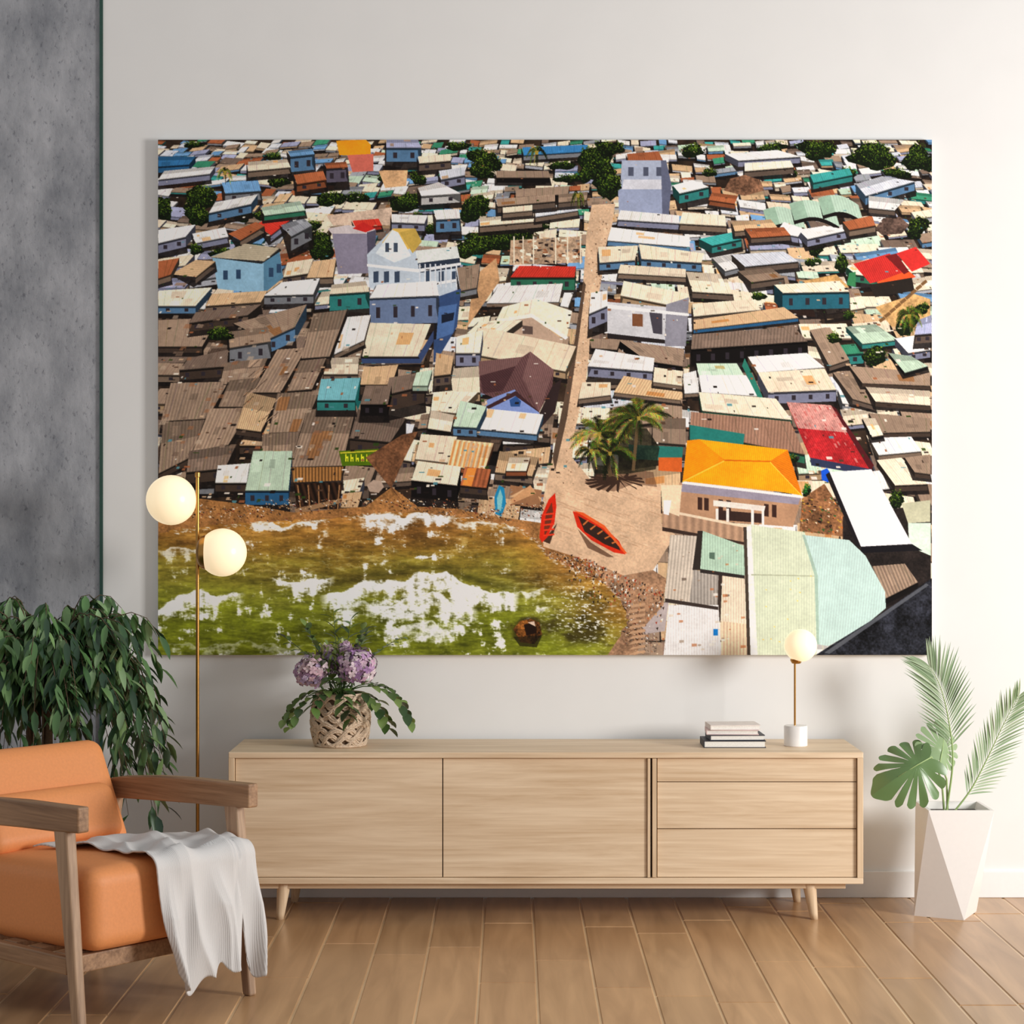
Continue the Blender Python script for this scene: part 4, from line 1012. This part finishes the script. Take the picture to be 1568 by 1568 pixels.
gp = Geo(); gs = Geo()
rnd = random.Random(9)
heads = [((-.100, -.03, .272), .064, 0), ((.062, -.05, .295), .070, 1), ((.0, .05, .30), .05, 1), ((-.055, .02, .330), .034, 0), ((.02, -.02, .36), .022, 1)]
for c, R, kind in heads:
    c = Vector(c)
    v, f = tube_geo([(c.x * .3, c.y * .3, .16), (c.x * .7, c.y * .6, .22), c], [.004, .004, .003], 6); gs.add(v, f, lin((80, 110, 50)))
    N = int(140 * (R / .065) ** 1.4)
    for i in range(N):
        ph = math.acos(1 - 2 * (i + .5) / N); th = i * 2.39996
        n = Vector((math.sin(ph) * math.cos(th), math.sin(ph) * math.sin(th), math.cos(ph)))
        if n.z < -.8: continue
        p = c + n * R * rnd.uniform(.76, 1.08); n = (n + Vector((rnd.uniform(-.4, .4), rnd.uniform(-.4, .4), rnd.uniform(-.4, .4)))).normalized()
        a = n.cross(Vector((0.2, .1, 1))).normalized(); b_ = n.cross(a)
        col = lin(rnd.choice([(206, 168, 194), (190, 152, 192), (222, 194, 212), (170, 130, 178), (232, 212, 220)] if kind else [(214, 178, 188), (196, 160, 182), (228, 204, 208), (166, 130, 158), (186, 164, 196)]))
        r0 = rnd.uniform(0, 1.57); s = rnd.uniform(.0125, .0165)
        for k in range(4):
            an = r0 + k * 1.5708; d1 = a * math.cos(an) + b_ * math.sin(an); d2 = b_ * math.cos(an) - a * math.sin(an)
            vv = [p, p + d1 * s * .5 + d2 * s * .42 + n * .002, p + d1 * s * 1.0 + d2 * s * .20 + n * .001, p + d1 * s * 1.0 - d2 * s * .20 + n * .001, p + d1 * s * .5 - d2 * s * .42 + n * .002]
            gp.add(vv, [(0, 1, 2, 3, 4)], shade(col, rnd.uniform(.8, 1.1)))
gp.make('hydrangea_petals', m_pet, fv)
gcols = [(72, 98, 48), (94, 122, 58), (56, 82, 44), (122, 146, 78)]
def sprig(a, el, L, n, lw, ll, droop, base=(0, 0, .17)):
    p = Vector(base); d = Vector((math.cos(a) * math.cos(el), math.sin(a) * math.cos(el), math.sin(el))); P = [p.copy()]
    for k in range(10):
        p = p + d * L / 10; d = (d + Vector((0, 0, -droop / 10))).normalized(); P.append(p.copy())
    v, f = tube_geo(P, [.0028 - .0002 * k for k in range(11)], 5); gs.add(v, f, lin((70, 92, 44)))
    for k in range(n):
        t_ = .35 + .65 * k / (n - 1); q = t_ * 10; i0 = min(int(q), 9); pp = P[i0].lerp(P[i0 + 1], q - i0); tg = (P[i0 + 1] - P[i0]).normalized()
        sd = tg.cross(Vector((0, 0, 1))).normalized() * (1 if k % 2 else -1)
        leaf(gs, pp, tg * .7 + sd * .8 + Vector((0, 0, rnd.uniform(-.3, .3))), ll * rnd.uniform(.8, 1.2), lw * rnd.uniform(.8, 1.2), lin(rnd.choice(gcols)), droop=.5, fold=.3)
for (a, el, L, n, lw, ll, dr) in [(-.1, .75, .33, 14, .034, .058, 2.6), (-.45, .65, .27, 13, .036, .058, 2.8), (.3, .8, .28, 11, .03, .05, 2.2), (3.1, .65, .26, 11, .03, .045, 2.5), (3.5, .55, .25, 12, .03, .045, 2.6),
                                  (1.2, 1.3, .30, 12, .024, .05, .2), (2.0, 1.35, .32, 12, .022, .05, .2), (.6, 1.2, .28, 12, .024, .05, .3), (2.6, 1.15, .29, 12, .022, .045, .5), (-1.4, .9, .20, 10, .036, .05, 2.4),
                                  (-1.2, .6, .17, 8, .036, .05, 2.6), (-2.1, .8, .2, 9, .032, .05, 2.2), (4.0, 1.1, .25, 10, .026, .05, 1), (-.8, 1.2, .28, 12, .024, .045, .8), (1.57, .8, .26, 10, .03, .05, 1.8),
                                  (2.9, 1.0, .33, 12, .022, .045, .7), (.2, 1.05, .32, 12, .024, .045, .9), (-1.57, 1.25, .25, 12, .022, .04, .4), (-1.7, 1.0, .2, 10, .03, .045, 1.5), (3.3, 1.2, .3, 12, .024, .045, .4), (.0, 1.3, .27, 10, .024, .045, .3)]:
    sprig(a, el, L, n, lw, ll, dr)
for k in range(70):
    a = rnd.uniform(0, 6.28); r = rnd.uniform(.0, .06); c = Vector((-.02 + r * math.cos(a), -.03 + r * math.sin(a), .31 + rnd.uniform(-.04, .07)))
    leaf(gs, c, (rnd.uniform(-.5, .5), rnd.uniform(-.5, .5), 1), .024, .013, lin(rnd.choice([(150, 160, 90), (120, 140, 74)])), seg=3)
gs.make('stems_and_leaves', m_leaf, fv)

# ------------------------------------------------------------------ WHITE FACETED PLANTER
wpn = empty('potted_palm_and_monstera', (1.588, -0.31, 0))
m_wpot = plain('white_ceramic', (240, 236, 232), 0.45, var=.01)
hp = .392; a_ = .1175
top = [(-a_ + .02, -a_, hp), (a_ + .02, -a_, hp), (a_ + .02, a_, hp), (-a_ + .02, a_, hp)]
rb = .128; bc = (-.012, .0)
bot = [(bc[0] + rb * math.cos(math.radians(t_)), bc[1] + rb * math.sin(math.radians(t_)), 0) for t_ in (-162, -72, 18, 108)]
ins = [(x * .9 + .002, y * .9, hp) for x, y, z in top]; inl = [(x * .8, y * .8, hp - .04) for x, y, z in top]
V = top + bot + ins + inl
F = []
for i in range(4):
    j = (i + 1) % 4
    F.append((i, 4 + i, 4 + j)); F.append((i, 4 + j, j))
    F.append((i, j, 8 + j, 8 + i)); F.append((8 + i, 8 + j, 12 + j, 12 + i))
F.append((12, 13, 14, 15)); F.append((7, 6, 5, 4))
po = mk('faceted_pot', V, F, m_wpot, wpn)
bm = bmesh.new(); bm.from_mesh(po.data); bmesh.ops.recalc_face_normals(bm, faces=bm.faces); bm.to_mesh(po.data); bm.free()
box('soil', -.085, .115, -.09, .09, hp - .06, hp - .025, m_soil, wpn)
gpm = Geo()
rnd = random.Random(4)
def frond(P0, pts, n, Lmax, col, nrm=(0, -1, 0), wid=.012, tmin=.25, up=.55):
    Q = [Vector(p) for p in [P0] + pts]
    S = []
    for i in range(len(Q) - 1):
        p0 = Q[max(i - 1, 0)]; p1 = Q[i]; p2 = Q[i + 1]; p3 = Q[min(i + 2, len(Q) - 1)]
        for k in range(8):
            t_ = k / 8
            S.append(.5 * ((2 * p1) + (p2 - p0) * t_ + (2 * p0 - 5 * p1 + 4 * p2 - p3) * t_ ** 2 + (3 * p1 - p0 - 3 * p2 + p3) * t_ ** 3))
    S.append(Q[-1]); M_ = len(S) - 1
    v, f = tube_geo(S, [.0042 - .0034 * k / M_ for k in range(M_ + 1)], 6); gpm.add(v, f, lin((150, 176, 110)))
    N_ = Vector(nrm).normalized()
    for k in range(n):
        t_ = tmin + (1 - tmin) * k / (n - 1); q = t_ * M_; i0 = min(int(q), M_ - 1); p = S[i0].lerp(S[i0 + 1], q - i0); tg = (S[i0 + 1] - S[i0]).normalized()
        u = (t_ - tmin) / (1 - tmin)
        L = Lmax * (math.sin(math.pi * (u * .62 + .25)) ** .8)
        for sgn in (-1, 1):
            sd = tg.cross(N_).normalized() * sgn
            d = (tg * (up + u * .9) + sd * .85 + N_ * rnd.uniform(-.1, .3))
            c = lin(rnd.choice(col))
            leaf(gpm, p, d, L * rnd.uniform(.88, 1.1), wid, c, droop=.30, fold=.4, seg=5, nrm=N_)
gc1 = [(142, 166, 128), (158, 180, 144), (122, 150, 108), (176, 194, 160)]
def lp(px, py, y=0.0):
    return ((px - 784) * (7.29 / 3070) - 1.588, y, H - (py - 784) * (7.29 / 3070))
frond((-.01, 0, hp - .03), [lp(1458, 1165, -.01), lp(1452, 1100, .0), lp(1440, 1050, .01), lp(1424, 1020, .02)], 32, .175, gc1, (-.1, -1, .15), .0070, .34, .95)
frond((.02, .02, hp - .03), [lp(1490, 1210, .03), lp(1515, 1165, .04), lp(1540, 1110, .03), lp(1560, 1066, .0)], 32, .140, gc1, (.1, -1, .1), .0070, .20, .95)
def monstera(base, center, size, nrm, tipdir, col, seed, foldk=.35):
    N_ = Vector(nrm).normalized(); U = Vector(tipdir); U = (U - N_ * U.dot(N_)).normalized(); Rr = U.cross(N_)
    c = Vector(center)
    n = 420; f = []; rings = 5
    notch = [(.42, .040, .44), (.74, .044, .36), (1.07, .046, .30), (1.42, .048, .30), (1.80, .045, .38), (2.2, .038, .5)]
    R_ = []
    for i in range(n):
        th = -math.pi + 2 * math.pi * i / n
        at = abs(th)
        r = 1.0 + .24 * math.cos(th) - .04 * math.cos(2 * th)
        r *= 1 + .16 * math.exp(-(at / .20) ** 2)
        if at > 2.45: r *= 1 - .55 * ((at - 2.45) / .69) ** 1.2
        r0 = r
        for (nc, nw, dp) in notch:
            nn = nc + (0.10 if th > 0 else 0)
            dd = abs(at - nn)
            r = min(r, r0 * (1 - .12 * math.exp(-(dd / .09) ** 2)))
            if dd < nw: r = min(r, dp + (r0 * .88 - dp) * (dd / nw) ** 2.2)
        R_.append((th, r))
    v = []
    def pos(x, y_):
        return c + Rr * x * size + U * y_ * size + N_ * size * (-foldk * abs(x) - .16 * x * x - .22 * max(0, y_) ** 2 + .05 * abs(x) * math.sin(y_ * 11))
    v.append(pos(0, 0))
    for j in range(1, rings + 1):
        for th, r in R_:
            k = r * j / rings; v.append(pos(k * math.sin(th) * .88, k * math.cos(th)))
    for i in range(n): f.append((0, 1 + i, 1 + (i + 1) % n))
    for j in range(rings - 1):
        for i in range(n):
            a = 1 + j * n + i; b_ = 1 + j * n + (i + 1) % n; f.append((a, a + n, b_ + n, b_))
    g2 = Geo(); g2.add(v, f, lin(col))
    g2.make('monstera_leaf_%d' % seed, m_mon, wpn)
    st = c - U * size * .42
    b0 = Vector(base); mid = (b0 + st) / 2 + Vector((.01, 0, .03))
    vv, ff = tube_geo([b0, b0.lerp(mid, .5) + Vector((0, 0, .02)), mid, mid.lerp(st, .5), st, c + N_ * .001, c + U * size * .6 + N_ * (-.075 * size)], [.0045, .004, .0038, .0035, .003, .0022, .0010], 6)
    gpm.add(vv, ff, lin((160, 186, 124)))
m_mon = attr_mat('monstera_leaf', 0.26)
monstera((-.02, -.02, hp - .03), lp(1398, 1166, -.09), .138, (-.12, -1, .55), (-.80, 0, -.50), (100, 130, 80), 1, .38)
monstera((-.0, .02, hp - .03), lp(1440, 1148, -.03), .100, (.45, -1, .35), (.30, 0, .65), (144, 168, 124), 2, .30)
gpm.make('palm_fronds', m_leafp, wpn)

# ------------------------------------------------------------------ ARMCHAIR
ch = empty('armchair', (-1.26, -1.555, 0), math.atan2(-.65, .76))
m_cw = wood('chair_oak', (122, 90, 64), (178, 140, 106), 'X', 1.2, .5)
m_cwz = wood('chair_oak_upright', (142, 112, 88), (192, 160, 130), 'Z', 1.2, .5)
m_or = plain('tan_leather', (232, 150, 90), .55, bump=.05, bscale=120, var=.04)
for sg, nm in ((1, 'arm_far'), (-1, 'arm_near')):
    yc = .315 * sg
    xs_ = [-.40, -.25, -.08, .10, .25, .362]; tz = [.585, .612, .628, .636, .638, .640]; hh = [.060, .070, .078, .078, .076, .072]
    v = []; f = []
    for x, zt, h in zip(xs_, tz, hh):
        v += [(x, yc - .020, zt - h), (x, yc + .020, zt - h), (x, yc + .020, zt), (x, yc - .020, zt)]
    for i in range(5):
        a = i * 4
        for k in range(4): f.append((a + k, a + (k + 1) % 4, a + 4 + (k + 1) % 4, a + 4 + k))
    f += [(3, 2, 1, 0), (20, 21, 22, 23)]
    o = mk(nm, v, f, m_cw, ch); bm = bmesh.new(); bm.from_mesh(o.data); bmesh.ops.recalc_face_normals(bm, faces=bm.faces); bm.to_mesh(o.data); bm.free()
    bevel(o, .006, 3)
    def lg(nm2, xt, xb, zt, wt, wb):
        y0, y1 = yc - .018, yc + .018
        hexa(nm2, [(xb - wb, yc - .015, 0), (xb + wb, yc - .015, 0), (xb + wb, yc + .015, 0), (xb - wb, yc + .015, 0),
                   (xt - wt, y0, zt), (xt + wt, y0, zt), (xt + wt, y1, zt), (xt - wt, y1, zt)], m_cwz, ch, .007, 3)
    s2 = 'far' if sg > 0 else 'near'
    lg('front_leg_' + s2, .275, .345, .572, .030, .017)
    lg('back_leg_' + s2, -.30, -.40, .55, .028, .017)
    box('side_rail_' + s2, -.33, .30, yc - .014, yc + .014, .165, .215, m_cw, ch, .004)
box('front_rail', .285, .312, -.30, .30, .165, .215, m_cw, ch, .004)
box('back_rail', -.345, -.315, -.30, .30, .165, .215, m_cw, ch, .004)
for i in range(5): box('seat_slat_%d' % i, -.27 + i * .12, -.21 + i * .12, -.30, .30, .20, .216, m_cw, ch, .002)
box('back_top_rail', -.40, -.375, -.30, .30, .53, .59, m_cw, ch, .004)
cushion('seat_cushion', (.64, .565, .235), .045, .012, Matrix.Translation((.035, 0, .330)) @ Matrix.Rotation(-.03, 4, 'Y'), m_or, ch)
cushion('back_cushion', (.150, .565, .37), .050, .0, Matrix.Translation((-.30, 0, .545)) @ Matrix.Rotation(-.46, 4, 'Y'), m_or, ch)
cushion('lumbar_cushion', (.10, .50, .19), .045, .0, Matrix.Translation((-.20, -.02, .515)) @ Matrix.Rotation(-.46, 4, 'Y'), m_or, ch)

# throw blanket
mb, nt, b = new_mat('knitted_throw')
tc = nt.nodes.new('ShaderNodeTexCoord'); wv = nt.nodes.new('ShaderNodeTexWave'); wv.inputs['Scale'].default_value = 75; wv.bands_direction = 'Y'
wv.inputs['Distortion'].default_value = 1.0; wv.inputs['Detail'].default_value = 2
nt.links.new(tc.outputs['Object'], wv.inputs['Vector'])
rp = nt.nodes.new('ShaderNodeValToRGB'); rp.color_ramp.elements[0].color = lin((206, 203, 201)); rp.color_ramp.elements[1].color = lin((224, 222, 220))
nt.links.new(wv.outputs['Fac'], rp.inputs['Fac']); nt.links.new(rp.outputs['Color'], b.inputs['Base Color'])
bp = nt.nodes.new('ShaderNodeBump'); bp.inputs['Strength'].default_value = .25; bp.inputs['Distance'].default_value = .002
nt.links.new(wv.outputs['Fac'], bp.inputs['Height']); nt.links.new(bp.outputs['Normal'], b.inputs['Normal']); b.inputs['Roughness'].default_value = .95
NU, NV = 120, 120
V = []; F = []
def foldf(w, k):
    ww = w + .020 * math.sin(k * 3 + w * 12)
    s1 = 1 - abs(math.sin(ww * 30 + 1.1)); s2 = 1 - abs(math.sin(ww * 19 + .3)); s3 = math.sin(ww * 80 + k * 5)
    return .85 * s1 ** 1.2 + .65 * s2 ** 1.4 + .10 * s3
for i in range(NU):
    u = i / (NU - 1); w0 = -.07 + .375 * u
    fb = -.10 + .13 * u + .03 * math.sin(u * 9)
    drop = .335 + .03 * math.sin(u * 7 + .6) + .014 * math.sin(u * 31) - .06 * max(0, .15 - u) / .15 - .16 * math.exp(-((u - .80) / .035) ** 2)
    ft = .355; Lt = ft - fb; arc = .06; tot = Lt + arc + drop
    for j in range(NV):
        s = tot * j / (NV - 1)
        if s < Lt:
            q = s / Lt
            x = fb + s; z_ = .472 - .012 * (1 - q); k = 0
            y_ = w0 + .02 * math.sin(x * 14) - (.06 * (1 - q)) * (1 - u)
            z_ += .020 * foldf(w0 * .8 + x * .35, .2) * (.5 + .5 * q) + .006 * math.sin(x * 45 + w0 * 25)
        elif s < Lt + arc:
            a = (s - Lt) / arc * math.pi / 2
            fd = foldf(w0 * .8 + ft * .35, .2)
            x = ft + .040 * math.sin(a) + .010 * fd * math.sin(a); z_ = .432 + .040 * math.cos(a) + .020 * fd * math.cos(a); k = 0; y_ = w0 + .02 * math.sin(ft * 14)
            x += .004
        else:
            k = (s - Lt - arc) / drop
            z_ = .432 - (s - Lt - arc); x = ft + .044 + .004 * k
            y_ = w0 + .02 * math.sin(ft * 14) * (1 - k)
            fd0 = foldf(w0 * .8 + ft * .35, .2); fd1 = foldf(w0, k); m_ = min(1, k * 2.5)
            x += .010 * fd0 * (1 - m_) + (.014 + .034 * k) * fd1 * m_
        y_ += .012 * k * math.sin(w0 * 40 + 4 * k)
        if u < .5: y_ += .05 * k * (.5 - u)
        V.append((x, y_, z_))
for i in range(NU - 1):
    for j in range(NV - 1):
        a = i * NV + j; F.append((a, a + 1, a + NV + 1, a + NV))
tb = mk('throw_blanket', V, F, mb, ch, True)
so = tb.modifiers.new('thick', 'SOLIDIFY'); so.thickness = .005; so.offset = 0

# ------------------------------------------------------------------ LIGHT
w = bpy.data.worlds.new('world'); sc_.world = w; w.use_nodes = True
w.node_tree.nodes['Background'].inputs[0].default_value = (0.97, 0.985, 1.0, 1)
w.node_tree.nodes['Background'].inputs[1].default_value = 0.44
def area(name, loc, target, sx, sy, power, col):
    l = bpy.data.lights.new(name, 'AREA'); l.shape = 'RECTANGLE'; l.size = sx; l.size_y = sy; l.energy = power; l.color = col
    o = bpy.data.objects.new(name, l); sc_.collection.objects.link(o); o.location = loc
    o.rotation_euler = (Vector(target) - Vector(loc)).to_track_quat('-Z', 'Y').to_euler()
    return o
area('window_light', (5.0, -3.6, 1.9), (0.6, 0, 0.9), 1.3, 1.6, 265, (1.0, .98, .955))
